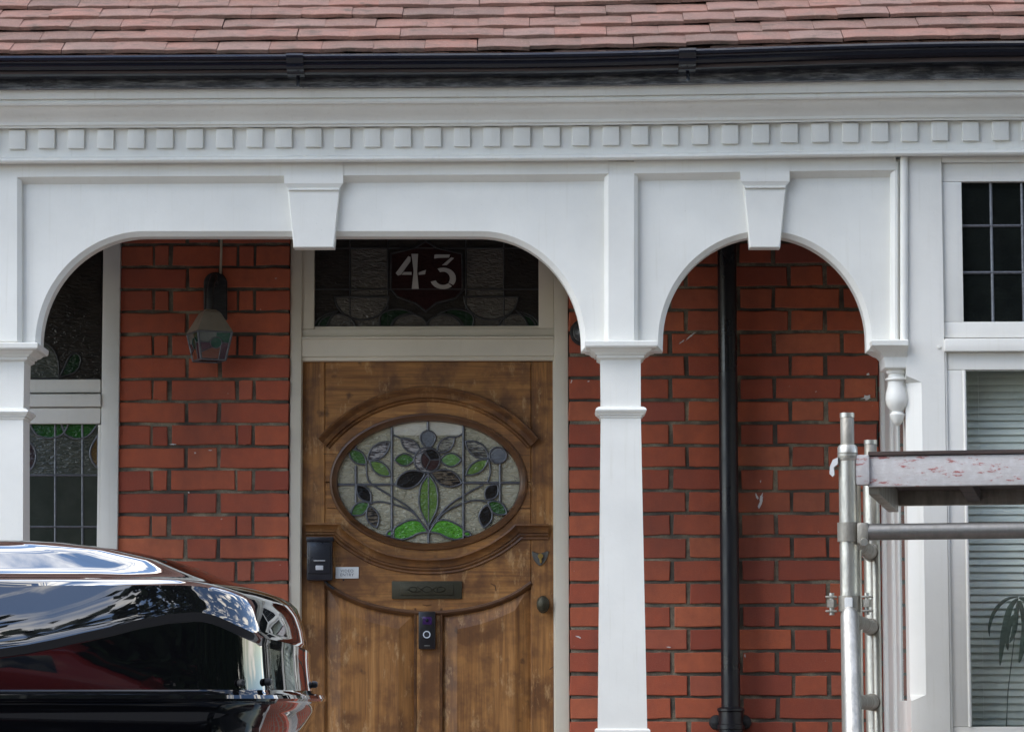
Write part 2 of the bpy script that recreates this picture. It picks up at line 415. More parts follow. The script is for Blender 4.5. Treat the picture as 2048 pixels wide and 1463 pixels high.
def plate(name, loops, yf, th, mat, parent=None, bev=0.0, smooth=None):
    V, Fc = plate_geo(loops, yf, th, bev)
    return mesh_obj(name, V, Fc, mat, parent, smooth)
def ppx(pts, Y): return [XZ(x, y, Y) for x, y in pts]
def rect(x0, y0, x1, y1): return [(x0, y0), (x1, y0), (x1, y1), (x0, y1)]

def sweep(name, path, prof, Y, mat, parent=None, closed=False, smooth=35):
    """path of (x,z); profile of (offset along left normal, depth towards street)"""
    n = len(path); V = []; Fc = []; k = len(prof)
    for i in range(n):
        b_ = Vector(path[i])
        a = Vector(path[i - 1]) if (i > 0 or closed) else None
        c = Vector(path[(i + 1) % n]) if (i < n - 1 or closed) else None
        e1 = (b_ - a).normalized() if a is not None else (c - b_).normalized()
        e2 = (c - b_).normalized() if c is not None else e1
        n1 = Vector((-e1.y, e1.x)); n2 = Vector((-e2.y, e2.x)); m_ = (n1 + n2)
        m_ = m_.normalized() if m_.length > 1e-6 else n1
        s = 1.0 / max(0.4, m_.dot(n1))
        for o, d in prof:
            q = b_ + m_ * (o * s); V.append((q.x, Y - d, q.y))
    for i in range(n if closed else n - 1):
        j = (i + 1) % n
        for t in range(k - 1):
            Fc.append((i * k + t, j * k + t, j * k + t + 1, i * k + t + 1))
    if not closed:
        Fc.append(tuple(range(k))); Fc.append(tuple(reversed(range((n - 1) * k, n * k))))
    o = mesh_obj(name, V, Fc, mat, parent, smooth)
    fix_normals(o); return o
def fix_normals(o):
    bm = bmesh.new(); bm.from_mesh(o.data); bmesh.ops.recalc_face_normals(bm, faces=bm.faces); bm.to_mesh(o.data); bm.free()
def extr(name, prof, x0, x1, mat, parent=None, nseg=1, zf=None, smooth=30, closed=True):
    k = len(prof); V = []; Fc = []
    for i in range(nseg + 1):
        x = x0 + (x1 - x0) * i / nseg; dz = zf(x) if zf else 0
        V += [(x, y, z + dz) for y, z in prof]
    for i in range(nseg):
        for t in range(k if closed else k - 1):
            u = (t + 1) % k
            Fc.append((i * k + t, i * k + u, (i + 1) * k + u, (i + 1) * k + t))
    if closed:
        Fc.append(tuple(range(k))); Fc.append(tuple(reversed(range(nseg * k, nseg * k + k))))
    o = mesh_obj(name, V, Fc, mat, parent, smooth); fix_normals(o); return o
def rings_obj(name, rings, mat, parent=None, smooth=30, caps=True):
    k = len(rings[0]); V = [v for r in rings for v in r]; Fc = []
    for i in range(len(rings) - 1):
        for t in range(k):
            u = (t + 1) % k
            Fc.append((i * k + t, i * k + u, (i + 1) * k + u, (i + 1) * k + t))
    if caps:
        Fc.append(tuple(reversed(range(k)))); Fc.append(tuple(range((len(rings) - 1) * k, len(rings) * k)))
    o = mesh_obj(name, V, Fc, mat, parent, smooth); fix_normals(o); return o
def sqlathe(name, prof, cx, cy, mat, parent=None, smooth=30):
    return rings_obj(name, [[(cx - h, cy - h, z), (cx + h, cy - h, z), (cx + h, cy + h, z), (cx - h, cy + h, z)] for h, z in prof], mat, parent, smooth)
def rrings(name, lst, mat, parent=None, smooth=30):
    return rings_obj(name, [[(a, c, z), (b_, c, z), (b_, d, z), (a, d, z)] for a, b_, c, d, z in lst], mat, parent, smooth)
def lathe(name, prof, c, mat, parent=None, n=24, axis='z', smooth=35):
    rg = []
    for r, h in prof:
        ring = []
        for i in range(n):
            a = 2 * math.pi * i / n
            if axis == 'z': ring.append((c[0] + r * math.cos(a), c[1] + r * math.sin(a), c[2] + h))
            else: ring.append((c[0] + r * math.cos(a), c[1] - h, c[2] + r * math.sin(a)))
        rg.append(ring)
    return rings_obj(name, rg, mat, parent, smooth)
def tube_rings(path, r, n=14):
    path = [Vector(q) for q in path]; rg = []
    up = None
    for i, q in enumerate(path):
        t = (path[min(i + 1, len(path) - 1)] - path[max(i - 1, 0)]).normalized()
        if up is None:
            up = t.orthogonal().normalized()
        up = (up - t * up.dot(t)).normalized(); sd_ = t.cross(up)
        rr = r[i] if isinstance(r, (list, tuple)) else r
        rg.append([tuple(q + up * rr * math.cos(2 * math.pi * k / n) + sd_ * rr * math.sin(2 * math.pi * k / n)) for k in range(n)])
    return rg
def tube(name, path, r, mat, parent=None, n=14, smooth=40):
    return rings_obj(name, tube_rings(path, r, n), mat, parent, smooth)
def ell(cx, cy, rx, ry, a0, a1, n):
    return [(cx + rx * math.cos(R(a0 + (a1 - a0) * i / n)), cy - ry * math.sin(R(a0 + (a1 - a0) * i / n))) for i in range(n + 1)]
def spline(pts, per=8):
    out = []
    for i in range(len(pts) - 1):
        p0 = Vector(pts[max(i - 1, 0)]); p1 = Vector(pts[i]); p2 = Vector(pts[i + 1]); p3 = Vector(pts[min(i + 2, len(pts) - 1)])
        for k in range(per):
            t = k / per
            out.append(tuple(0.5 * ((2 * p1) + (p2 - p0) * t + (2 * p0 - 5 * p1 + 4 * p2 - p3) * t * t + (3 * p1 - p0 - 3 * p2 + p3) * t ** 3)))
    out.append(tuple(pts[-1])); return out

# ------------------------------------------------------------------ ground
YF = -0.80                                    # street face of the porch and bay
XL, XR = -4.2, 3.6
FLOOR = 0.74
def slab(name, x0, x1, y0, y1, z0, z1, mat, bev=0.0): return struct(box(name, x0, x1, y0, y1, z0, z1, mat, None, bev))
slab('ground', -120, 120, -160, 120, -0.4, -0.02, 'garden')
slab('road', -100, 100, -13.9, -4.95, -0.3, 0.0, 'asphalt')
slab('kerb', -100, 100, -4.95, -4.82, -0.3, 0.12, 'kerb', 0.015)
slab('pavement', -100, 100, -4.82, -2.95, -0.3, 0.115, 'pavement')
slab('kerb', -100, 100, -14.03, -13.9, -0.3, 0.12, 'kerb', 0.015)
slab('pavement', -100, 100, -16.0, -14.03, -0.3, 0.115, 'pavement')
slab('front_garden', XL - 10, XR + 10, -2.9, 0.0, -0.3, 0.55, 'garden')
tag(box('garden_wall', XL - 6, XR + 6, -2.95, -2.73, -0.2, 0.85, 'far_brick'), 'low red brick wall between front garden and pavement', 'wall')

# ------------------------------------------------------------------ the house
house = empty('brick_house', (0, 0, 0.0))
tag(house, 'red brick terraced house with white timber porch, tiled roof and oak door numbered 43', 'house')

# --- brick walls behind the porch, every brick its own piece
PITCHZ = 45.52 / 580.0
Z0B = UZ(1164.5, 0.0, 400)                    # a bed joint of the left wall
CEIL = UZ(392, YF, 1024)
BH = PITCHZ - 0.0115
brick_meshes = {}
def brick_mesh(kind, w):
    key = kind
    if key not in brick_meshes:
        brick_meshes[key] = []
        for v in range(5):
            bm = bmesh.new(); add_box(bm, -w / 2, w / 2, 0, 0.10, -BH / 2, BH / 2)
            fe = [e for e in bm.edges if all(abs(q.co.y) < 1e-6 for q in e.verts)]
            bmesh.ops.subdivide_edges(bm, edges=[e for e in fe if abs(e.verts[0].co.z - e.verts[1].co.z) < 1e-6], cuts=3)
            fe = [e for e in bm.edges if all(abs(q.co.y) < 1e-6 for q in e.verts) and any(len(f.verts) > 0 and abs(f.normal.y) < 0.5 for f in e.link_faces)]
            bm.normal_update()
            for q in bm.verts:
                if q.co.y < 0.01:
                    q.co.z += random.uniform(-1, 1) * 0.0020; q.co.x += random.uniform(-1, 1) * 0.0018
            bmesh.ops.bevel(bm, geom=[e for e in fe if e.is_valid], offset=0.0024, segments=1, affect='EDGES')
            me = bpy.data.meshes.new('brick'); bm.to_mesh(me); bm.free(); me.materials.append(MAT['brick'])
            brick_meshes[key].append(me)
    return random.choice(brick_meshes[key])
KW = {'s': 0.2235, 'h': 0.1060, 'c': 0.049}
def lay(wall, kind, x0, x1, row):
    me = brick_mesh(kind, KW[kind])
    o = bpy.data.objects.new('brick', me); link(o, wall)
    o.location = ((x0 + x1) / 2 + random.uniform(-1, 1) * 0.0012, random.uniform(-0.0025, 0.002), Z0B + (row + 0.5) * PITCHZ + random.uniform(-1, 1) * 0.0012)
    o.scale = ((x1 - x0) / KW[kind], 1, 1)
    o.rotation_euler = (random.uniform(-1, 1) * 0.012, random.uniform(-1, 1) * 0.0045, random.uniform(-1, 1) * 0.006)
ROW0 = -7; ROW1 = int((CEIL - Z0B) / PITCHZ) + 1
def wall_back(x0, x1, label):
    w = box('wall', x0 + 0.004, x1 - 0.004, 0.007, 0.30, FLOOR - 0.2, CEIL + 0.02, 'mortar', house); w['label'] = label; return w
xa, xb = UX(238, 0), UX(577, 0)
wl = wall_back(xa, xb, 'narrow red brick wall between the leaded side window and the door')
J = 0.0115
for row in range(ROW0, ROW1):
    if (row % 2) == 0:       # header, closer, stretcher, closer, header
        cuts = [('h', 0, 63), ('c', 67.5, 96), ('s', 104, 232), ('c', 237, 265), ('h', 271, 338)]
    else:
        cuts = [('s', 0, 130), ('h', 137, 195), ('s', 203, 338)]
    for k, a, b_ in cuts:
        s = (xb - xa) / 338.0; lay(wl, k, xa + a * s + (0.001 if a else 0), xa + b_ * s, row)
xc, xd = UX(1138, 0), UX(1759, 0)
wr = wall_back(xc, xd, 'red brick wall in flemish bond behind the black downpipe')
PS = 1.0 / 580.0
for row in range(ROW0, ROW1):
    base = 1483 if row % 2 == 0 else 1586
    for k in range(-3, 4):
        for kind, a, b_ in (('h', 0, 63), ('s', 71.5, 200)):
            p0 = UX(base + k * 208 + a, 0); p1 = UX(base + k * 208 + b_, 0)
            p0 = max(p0, xc); p1 = min(p1, xd)
            if p1 - p0 < 0.018: continue
            if row % 2 and k == -2 and kind == 'h': p0 = xc
            if row % 2 and k == -3: continue
            kk = kind if (p1 - p0) > 0.08 else 'c'
            if kind == 's' and p1 - p0 < 0.15: kk = 'h' if p1 - p0 > 0.08 else 'c'
            lay(wr, kk, p0, p1, row)
# old whitewash flicks and filler on the right wall
def splat(px, py, r, seed, sx=1.0, par=None, mat='splash', rot=0):
    rnd = random.Random(seed); pts = []
    for i in range(14):
        a = 2 * math.pi * i / 14; rr = r * 0.72 * rnd.uniform(0.3, 1.0)
        u, v = rr * math.cos(a) * sx, rr * math.sin(a) / sx
        pts.append((px + u * math.cos(rot) - v * math.sin(rot), py + u * math.sin(rot) + v * math.cos(rot)))
    plate('paint_splash', [ppx(pts, -0.004)], -0.0045, 0.006, mat, par)
for a in [(1733, 795, 13, 3, 1.5, -0.2), (1737, 748, 6, 4, 1, 0), (1522, 1000, 13, 5, 0.5, 0.3), (1514, 993, 7, 6, 0.5, -0.4), (1521, 962, 4, 7, 0.6, 0), (1381, 672, 9, 8, 2.5, -0.7), (1364, 683, 6, 9, 2.2, -0.6), (1177, 762, 3, 10, 1.5, 0), (1143, 762, 4, 11, 0.5, 0.4), (1157, 1273, 6, 12, 1.8, 0.3), (1337, 1293, 5, 13, 2, 0), (1490, 1310, 4, 14, .6, 0)]:
    splat(*a[:5], wr, 'splash', a[5])
for a in [(430, 705, 4, 21, 1, 0), (420, 900, 3, 22, 2, 0), (377, 984, 3, 23, 1, 0), (345, 888, 5, 24, 2.5, 0), (390, 905, 3, 25, 1, 0)]:
    splat(*a[:5], wl, 'splash', a[5])

# the rest of the building mass
box('wall', xd, XR + 0.5, 0.004, 0.30, FLOOR - 0.2, CEIL + 0.02, 'far_brick', house)
box('rear_wall', XL - 2.9, XR + 2.9, 8.9, 9.1, 0.0, 3.55, 'far_brick', house)
box('wall', XL - 2.9, UX(-421, 0), 0.004, 0.30, FLOOR - 0.2, CEIL + 0.02, 'far_brick', house)
box('leak_backing', XL - 2.9, XR + 2.9, 0.345, 0.42, 0.0, 3.6, 'room_dark', house)  # unseen dark sheet added to stop sky light leaking through frame gaps
box('porch_floor', XL, XR, YF - 0.05, 0.0, 0.5, FLOOR, 'pavement', house)
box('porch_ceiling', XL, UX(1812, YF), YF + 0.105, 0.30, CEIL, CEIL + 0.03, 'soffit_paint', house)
box('dwarf_wall', XL, UX(60, YF), YF - 0.03, YF + 0.19, 0.5, UZ(1475, YF), 'far_brick', house)
box('dwarf_wall', UX(1165, YF), UX(1812, YF), YF - 0.03, YF + 0.19, 0.5, UZ(1475, YF), 'far_brick', house)

# --- eaves: sag of the old roofline towards the right
def sag(x):
    t = min(1, max(0, (x + 0.15) / 1.6)); return 0.030 * t * t * (3 - 2 * t)
def sag_s(x): return sag(x) * 0.35
YC = YF - 0.14                                  # face of the black fascia board
def czp(lst): return [(y, UZ(py, y)) for py, y in lst]
Yo = YF + 0.9                                   # offsets were set out for a face at -0.9
corn = czp([(172, YC), (193, YC + 0.006), (194.5, YC + 0.018), (197, YC + 0.014), (201, YC + 0.012), (205, YC + 0.016), (206.5, YC + 0.030),
            (211, YC + 0.034), (218, YC + 0.044), (226, YC + 0.062), (233, YC + 0.076), (240, YC + 0.083), (245.5, YC + 0.084), (246, YF - 0.05), (251, YF - 0.048), (252.5, YF - 0.022),
            (309, YF - 0.020), (310, YF - 0.034), (312.5, YF - 0.043), (316, YF - 0.046), (319.5, YF - 0.042), (322, YF - 0.034), (322.6, YF - 0.002)])
corn += [(YF + 0.03, corn[-1][1]), (YF + 0.03, corn[0][1] + 0.06), (YC, corn[0][1] + 0.06)]
cornice = extr('cornice', corn, XL, XR, 'white_paint', house, 60, sag_s, 24)
yd0, yd1 = YF - 0.035, YF - 0.020
dx = 60.35 / (F / (11.0 + yd0))
x0d = UX(34.5, yd0, 275)
for k in range(-16, 52):
    x = x0d + k * dx + random.uniform(-1, 1) * 0.0022
    if x > XR - 0.1 or x < XL + 0.1: continue
    zt, zb = UZ(252, yd0) - 0.003, UZ(292, yd0)
    dz = sag_s(x) + random.uniform(-1, 1) * 0.0012
    hw = 0.0262 + random.uniform(-1, 1) * 0.001
    o = box('dentil', x - hw, x + hw, yd0 + random.uniform(0, 0.003), yd1 + 0.004, zb + dz, zt + dz, 'white_paint', cornice, 0.0025)
    xm_, zm_ = x, (zt + zb) / 2 + dz; an = random.uniform(-1, 1) * 0.02
    for v_ in o.data.vertices:
        ux, uz = v_.co.x - xm_, v_.co.z - zm_
        v_.co.x = xm_ + ux - an * uz; v_.co.z = zm_ + uz + an * ux

# fascia board and cast gutter
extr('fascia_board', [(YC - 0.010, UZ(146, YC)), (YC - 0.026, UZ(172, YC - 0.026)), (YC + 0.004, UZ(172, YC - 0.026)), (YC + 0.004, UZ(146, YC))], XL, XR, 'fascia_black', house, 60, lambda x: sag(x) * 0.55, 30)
def gut(off=0.0):
    ys = YC - 0.018
    o = [(106, ys - 0.112), (110, ys - 0.118), (115, ys - 0.116), (118, ys - 0.104), (122, ys - 0.100), (128, ys - 0.098), (134, ys - 0.090), (138, ys - 0.076), (141, ys - 0.072), (144, ys - 0.066), (149, ys - 0.045), (153, ys - 0.025), (155, ys - 0.006)]
    q = [(y - off, UZ(py, y) - off * (1 if py > 115 else -0.4)) for py, y in o]
    zt = UZ(106, ys - 0.112)
    q += [(ys - 0.002, UZ(155, ys)), (ys - 0.002, zt + 0.02), (ys - 0.007, zt + 0.02), (ys - 0.010, zt - 0.055), (ys - 0.05, zt - 0.05), (ys - 0.095, zt - 0.02), (ys - 0.106, zt)]
    return q
gsag = lambda x: sag(x) * 0.95
gutter = extr('gutter', gut(), XL, XR, 'gutter_black', house, 60, gsag, 28)
for px in (-560, 590, 1375):
    x = UX(px, YC - 0.12, 130)
    extr('gutter_joint', gut(0.0055), x - 0.027, x + 0.027, 'gutter_black', gutter, 1, gsag, 28)
    lathe('bolt', [(0.0001, -0.03), (0.006, -0.03), (0.006, 0.0), (0.004, 0.012), (0.0001, 0.012)], (x + 0.004, YC - 0.05, UZ(152, YC - 0.05) + gsag(x)), 'gutter_black', gutter, 10)

# --- roof of plain clay tiles
RP = R(33)
sl = Vector((0, math.cos(RP), math.sin(RP)))
E0 = Vector((0, YC - 0.105, UZ(101, YC - 0.105)))
_y0, _z0, _y1 = E0.y + 0.01, E0.z - 0.035, 4.15
_z1 = _z0 + (_y1 - _y0) * math.tan(RP)
_pr = [(_y0, _z0), (_y1, _z1), (9.3, _z0), (9.3, _z0 - 0.03), (_y1, _z1 - 0.03), (_y0, _z0 - 0.03)]
roof = extr('roof', _pr, XL, XR, 'plywood_dark', house, 40, lambda x: sag(x) * 0.8)
tube('ridge', [(XL, _y1, _z1 + 0.02), (XR, _y1, _z1 + 0.04)], 0.11, 'clay_tile', roof, 14)
TW, TL, TT = 0.1655, 0.255, 0.0115
def tile_geo(rnd):
    V = []; nx = 4
    jl = [rnd.uniform(-1, 1) * 0.0016 for _ in range(nx + 1)]; jz = [rnd.uniform(-1, 1) * 0.0011 for _ in range(nx + 1)]
    chip = rnd.choice([None, None, None, 0, nx])
    for i in range(nx + 1):
        x = -TW / 2 + 0.0004 + (TW - 0.0008) * i / nx
        c = 0.0022 * (1 - (2 * i / nx - 1) ** 2)
        e = jl[i] + (0.006 if chip == i else 0)
        V += [(x, e, c + jz[i]), (x, e + 0.003, c + jz[i] + 0.0015), (x, TL * 0.5, c * 0.8), (x, TL, c * 0.5), (x, e, c + jz[i] - TT), (x, TL, c * 0.5 - TT)]
    Fc = []
    for i in range(nx):
        a, b_ = i * 6, (i + 1) * 6
        Fc += [(a, b_, b_ + 1, a + 1), (a + 1, b_ + 1, b_ + 2, a + 2), (a + 2, b_ + 2, b_ + 3, a + 3), (a + 4, b_ + 4, b_, a), (a + 5, b_ + 5, b_ + 4, a + 4), (a + 3, b_ + 3, b_ + 5, a + 5)]
    Fc += [(0, 1, 2, 3, 5, 4), (nx * 6 + 4, nx * 6 + 5, nx * 6 + 3, nx * 6 + 2, nx * 6 + 1, nx * 6)]
    return V, Fc
trnd = random.Random(9)
tile_me = []
for v in range(12):
    V, Fc = tile_geo(trnd); me = bpy.data.meshes.new('roof_tile'); me.from_pydata(V, [], Fc); me.update(); me.materials.append(MAT['clay_tile']); tile_me.append(me)
GA = 0.098; TILT = RP - math.atan(2.05 * TT / (2 * GA))
restV, restF = [], []
rowwob = [trnd.uniform(-1, 1) for _ in range(80)]
for k in range(60):
    q = E0 + sl * (k * GA)
    if q.y > 4.0: break
    near = k < 8
    i0, i1 = (-16, 12) if near else (-26, 22)
    for i in range(-26, 22):
        x = (i + 0.5 * (k % 2) + 0.13) * TW + trnd.uniform(-1, 1) * 0.0015
        if x < XL + 0.1 or x > XR - 0.1: continue
        inner = near and UX(-130, -0.9) < x < UX(2200, -0.9)
        z = q.z + 0.010 + sag(x) * (1.0 if k < 3 else 0.9) + trnd.uniform(-1, 1) * 0.0012 + 0.003 * math.sin(x * 2.3 + rowwob[k] * 3)
        rot = (TILT + trnd.uniform(-1, 1) * 0.014, trnd.uniform(-1, 1) * 0.008 - 0.010 * (x > -0.1) * (x < 1.4), trnd.uniform(-1, 1) * 0.012)
        dy = trnd.uniform(-1, 1) * 0.0015
        if inner:
            o = bpy.data.objects.new('roof_tile', trnd.choice(tile_me)); link(o, roof)
            o.location = (x, q.y + dy, z); o.rotation_euler = rot
        else:
            me = trnd.choice(tile_me)
            from mathutils import Euler
            M4 = Matrix.Translation((x, q.y + dy, z)) @ Euler(rot).to_matrix().to_4x4()
            b0 = len(restV); restV += [tuple(M4 @ v.co) for v in me.vertices]; restF += [tuple(b0 + t for t in p_.vertices) for p_ in me.polygons]
o = mesh_obj('roof_tiles', restV, restF, 'clay_tile', roof); o['kind'] = 'stuff'
# sarking course showing under the lowest tiles
for k in range(-26, 22):
    x = (k + 0.6) * TW
    if UX(-130, -0.9) < x < UX(2200, -0.9):
        o = bpy.data.objects.new('roof_tile', tile_me[k % 12]); link(o, roof); o.location = (x, E0.y + 0.012 + 0.004 * (k % 3), E0.z - 0.004 + sag(x)); o.rotation_euler = (TILT, 0, 0)

# --- porch arcade
def arch_board(name, outline, label):
    lp = ppx(outline, YF + 0.032)
    if area2(lp) < 0: lp = lp[::-1]
    o = plate(name, [offset_loop(lp, -0.016)], YF + 0.032, 0.075, 'white_paint', house, 0.016); o['label'] = label; return o
zl = 692
left_outline = [(6, 340), (1242, 340), (1242, zl), (1172, zl)] + ell(960, 690, 212, 228, 0, 90, 22)[1:] + ell(290, 690, 220, 228, 90, 180, 22)[:-1] + [(70, zl), (6, zl)]
archL = arch_board('porch_arch', left_outline, 'wide white timber arch with flat head in front of the door')
right_outline = [(1244, 340), (1802, 340), (1802, zl), (1744, zl)] + ell(1530, 683, 214, 222, 0, 180, 40)[1:-1] + [(1316, zl), (1244, zl)]
archR = arch_board('porch_arch', right_outline, 'narrow round white timber arch in front of the downpipe')
archN = arch_board('porch_arch', [(x - 1238, y) for x, y in left_outline], 'white timber arch continuing along the porch')
# stiles over the columns, with coved edges
def stile(par, xa_, xb_, ya=316, yb=690):
    o = plate('stile', [ppx(rect(xa_, ya, xb_, yb), YF + 0.001)], YF + 0.001, 0.045, 'white_paint', par, 0.013)
    return o
stile(archL, -32, 42); stile(archL, 1209, 1276); stile(archR, 1782, 1803); stile(archN, -1270, -1196)
tube('corner_bead', [U(1808, 314, YF - 0.002), U(1808, 690, YF - 0.002)], 0.0125, 'white_paint', archR, 16)
# top rail with sloping lower edge, broken by the keystone caps
zr = [(YF - 0.001, UZ(316, YF)), (YF - 0.001, UZ(349, YF)), (YF + 0.033, UZ(361.5, YF)), (YF + 0.042, UZ(361.5, YF)), (YF + 0.042, UZ(316, YF))]
def rail(par, a, b_):
    extr('rail', zr, UX(a, YF, 350), UX(b_, YF, 350), 'white_paint', par, 8, sag_s)
rail(archL, 34, 1217); rail(archR, 1268, 1792); rail(archN, -1204, -24)
def keystone(par, cx, wt, wb):
    capz = [(YF - 0.0035, UZ(318, YF)), (YF - 0.0035, UZ(365, YF)), (YF + 0.004, UZ(374, YF)), (YF - 0.001, UZ(375, YF)), (YF - 0.001, UZ(378, YF)), (YF + 0.035, UZ(380, YF)), (YF + 0.035, UZ(318, YF))]
    k = plate('keystone', [ppx([(cx - wt, 376), (cx + wt, 376), (cx + wb, 495), (cx - wb, 495)], YF + 0.007)], YF + 0.007, 0.058, 'white_paint', par, 0.003)
    a, b_ = UX(cx - wt - 7, YF, 360), UX(cx + wt + 7, YF, 360)
    V = []; Fc = []
    for x, s in ((a, 1), (b_, -1)):
        for y, z in capz:
            ins = 0.0 if z > UZ(367, YF) else (0.012 if z > UZ(377, YF) else 0.014)
            V.append((x + s * ins, y, z))
    n_ = len(capz)
    Fc = [tuple(range(n_)), tuple(reversed(range(n_, 2 * n_)))] + [(i, (i + 1) % n_, n_ + (i + 1) % n_, n_ + i) for i in range(n_)]
    o = mesh_obj('cap', V, Fc, 'white_paint', k); fix_normals(o)
    return k
keystone(archL, 627.5, 52, 40.5); keystone(archR, 1530, 42, 30.5); keystone(archN, 627.5 - 1238, 52, 40.5)

# columns
def column(cx, label):
    YA = YF + 0.075; s = (11 + YA) / F
    X = UX(cx, YF)
    def zz(py): return UZ(py, YF)
    c = sqlathe('column', [(40.0 * s, zz(712)), (39.5 * s, zz(815)), (39.5 * s, zz(838)), (48 * s, zz(1452)), (48 * s, zz(1470))], X, YA, 'white_paint', house, 20)
    c['label'] = label
    sqlathe('capital', [(70 * s, zz(684)), (71.5 * s, zz(686)), (71 * s, zz(694)), (69 * s, zz(697)), (62 * s, zz(699)), (57 * s, zz(704)), (51.5 * s, zz(706.5)), (51 * s, zz(709)), (47 * s, zz(710)), (47 * s, zz(715)), (42 * s, zz(718)), (39 * s, zz(720))], X, YA, 'white_paint', c, 25)
    sqlathe('necking', [(38 * s, zz(812)), (44 * s, zz(813)), (49 * s, zz(816)), (51 * s, zz(820)), (49 * s, zz(824)), (45 * s, zz(827)), (45 * s, zz(829)), (42 * s, zz(830)), (41.5 * s, zz(834)), (38 * s, zz(837))], X, YA, 'white_paint', c, 30)
    sqlathe('base', [(51 * s, zz(1456)), (54 * s, zz(1459)), (54 * s, zz(1474)), (60 * s, zz(1478))], X, YA, 'white_paint', c, 30)
column(1242.5, 'white square tapering timber post between the two arches')
column(5, 'white square timber post beside the leaded side window')
# half bracket and turned pendant against the bay
s = (11 + YF) / F
xr_ = UX(1817, YF)
def zz(py): return UZ(py, YF)
def RB(w, d, py): return (xr_ - w * s, xr_, YF + 0.075 - d * s, YF + 0.075 + d * s, zz(py))
bk = rrings('bracket', [RB(71, 70, 684), RB(73, 72, 686), RB(72, 71, 695), RB(66, 65, 699), RB(58, 57, 705), RB(52, 52, 708), RB(48, 48, 713), RB(46, 45, 716), RB(44, 44, 736), RB(40, 40, 739)], 'white_paint', archR, 25)
lathe('pendant', [(r * s * 1.14, zz(py) - zz(735)) for r, py in [(15, 735), (18, 741), (18, 745), (14.5, 748), (15, 753), (20, 756), (20.5, 759), (16, 762), (16, 770), (19.5, 785), (20.5, 797), (19, 808), (13, 818), (10, 822), (10.5, 824), (14, 828), (13, 833), (9, 843), (5, 849), (0.3, 851)]], (UX(1799, YF), YF + 0.05, zz(735)), 'white_paint', bk, 24)

# --- front door frame and fanlight
YFR = 0.015; YD = 0.055
def fr(px0, py0, px1, py1, y0, y1, mat, par, name='frame_member', bev=0.004):
    a = U(px0, 900, y0); b_ = U(px1, 900, y0)
    return box(name, a.x, b_.x, y0, y1, UZ(py1, y0, 860), UZ(py0, y0, 860), mat, par, bev)
frame = empty('door_frame', (UX(855, 0), 0, FLOOR), 0, house)
frame['label'] = 'cream painted door frame with the fanlight above'
def into(o, par):                                # keep world place under a moved parent
    o.parent = par; o.matrix_parent_inverse = Matrix.Translation(-par.location); return o
def F_(*a, **k): return into(fr(*a, None, **k), frame)
F_(579, 400, 602, 1900, YFR, 0.16, 'cream_paint', name='jamb'); F_(1109, 400, 1137, 1900, YFR, 0.16, 'cream_paint', name='jamb')
F_(602, 676, 1109, 712, YFR + 0.006, 0.16, 'cream_paint', name='transom'); F_(602, 711, 1109, 721, YFR + 0.016, 0.16, 'cream_paint', name='transom')
F_(602, 672, 1109, 677, YFR - 0.006, 0.10, 'cream_paint', name='transom', bev=0.003)
F_(595, 721, 604, 1900, YFR + 0.02, 0.16, 'cream_paint', name='jamb', bev=0.002); F_(1106, 721, 1111, 1900, YFR + 0.02, 0.16, 'cream_paint', name='jamb', bev=0.002)
F_(602, 657, 1109, 672, YFR + 0.014, 0.12, 'cream_paint', name='fanlight_rail'); F_(602, 400, 627, 657, YFR + 0.014, 0.12, 'cream_paint', name='fanlight_stile'); F_(1078, 400, 1109, 657, YFR + 0.014, 0.12, 'cream_paint', name='fanlight_stile')
F_(622, 652, 1083, 658, YFR + 0.022, 0.1, 'cream_paint', name='fanlight_rail', bev=0.002)
YG = YFR + 0.036
fan = empty('fanlight', (UX(855, 0), YG, UZ(655, YG)), 0, house); fan['label'] = 'dark leaded fanlight bearing the white number 43'
gid = 0
def gpane(par, pts, mat, Y, lead=None, lw=0.0035, dz=None, th=0.004, name='glass_pane'):
    """one piece of glass with its lead outline"""
    global gid
    gid += 1
    y = Y - 0.00007 * (gid % 37) - 0.0004
    wp = ppx(pts, Y)
    o = plate(name, [wp], y, th, mat, None); into(o, par)
    if lead: into(sweep('lead_came', wp, [(-lw, 0), (-lw * 0.7, 0.0028), (0, 0.0038), (lw * 0.7, 0.0028), (lw, 0)], y, lead, None, True), par)
    return o
def came(par, pts, Y, lw=0.0038, mat='lead', h=0.005):
    into(sweep('lead_came', ppx(pts, Y), [(-lw, 0), (-lw * 0.7, h * 0.75), (0, h), (lw * 0.7, h * 0.75), (lw, 0)], Y, mat, None), par)
def Z6(u, v): return (600 + u / 3.7926, 480 + v / 3.7926)
def z6(l_): return [Z6(*q) for q in l_]
# background lights of the fanlight
for a, b_, mt in ((627, 700, 'glass_fan'), (700, 776, 'glass_fan_grey'), (776, 932, 'glass_fan'), (932, 1008, 'glass_fan_grey'), (1008, 1079, 'glass_fan')):
    for c0, c1 in ((400, 496), (496, 578), (578, 656)):
        gpane(fan, rect(a, c0, b_, c1), mt if c0 > 410 else 'glass_fan', YG + 0.003)
for x in (700, 776, 932, 1008): came(fan, [(x, 400), (x, 655)], YG + 0.002, 0.003, 'iron_black')
for yv in (496, 578): came(fan, [(627, yv), (1079, yv)], YG + 0.002, 0.003, 'iron_black')
shield = z6([(690, 105), (870, 60), (955, 10), (1040, 60), (1230, 105), (1235, 380), (1180, 440), (1030, 480), (955, 540), (880, 480), (740, 430), (690, 370)])
gpane(fan, shield, 'glass_fan_red', YG, 'iron_black')
for cu in (470, 1450):
    gpane(fan, [Z6(cu + 205 * math.cos(R(a)), 430 + 175 * math.sin(R(a))) for a in range(0, 181, 12)], 'glass_fan_grey', YG + 0.001, 'iron_black')
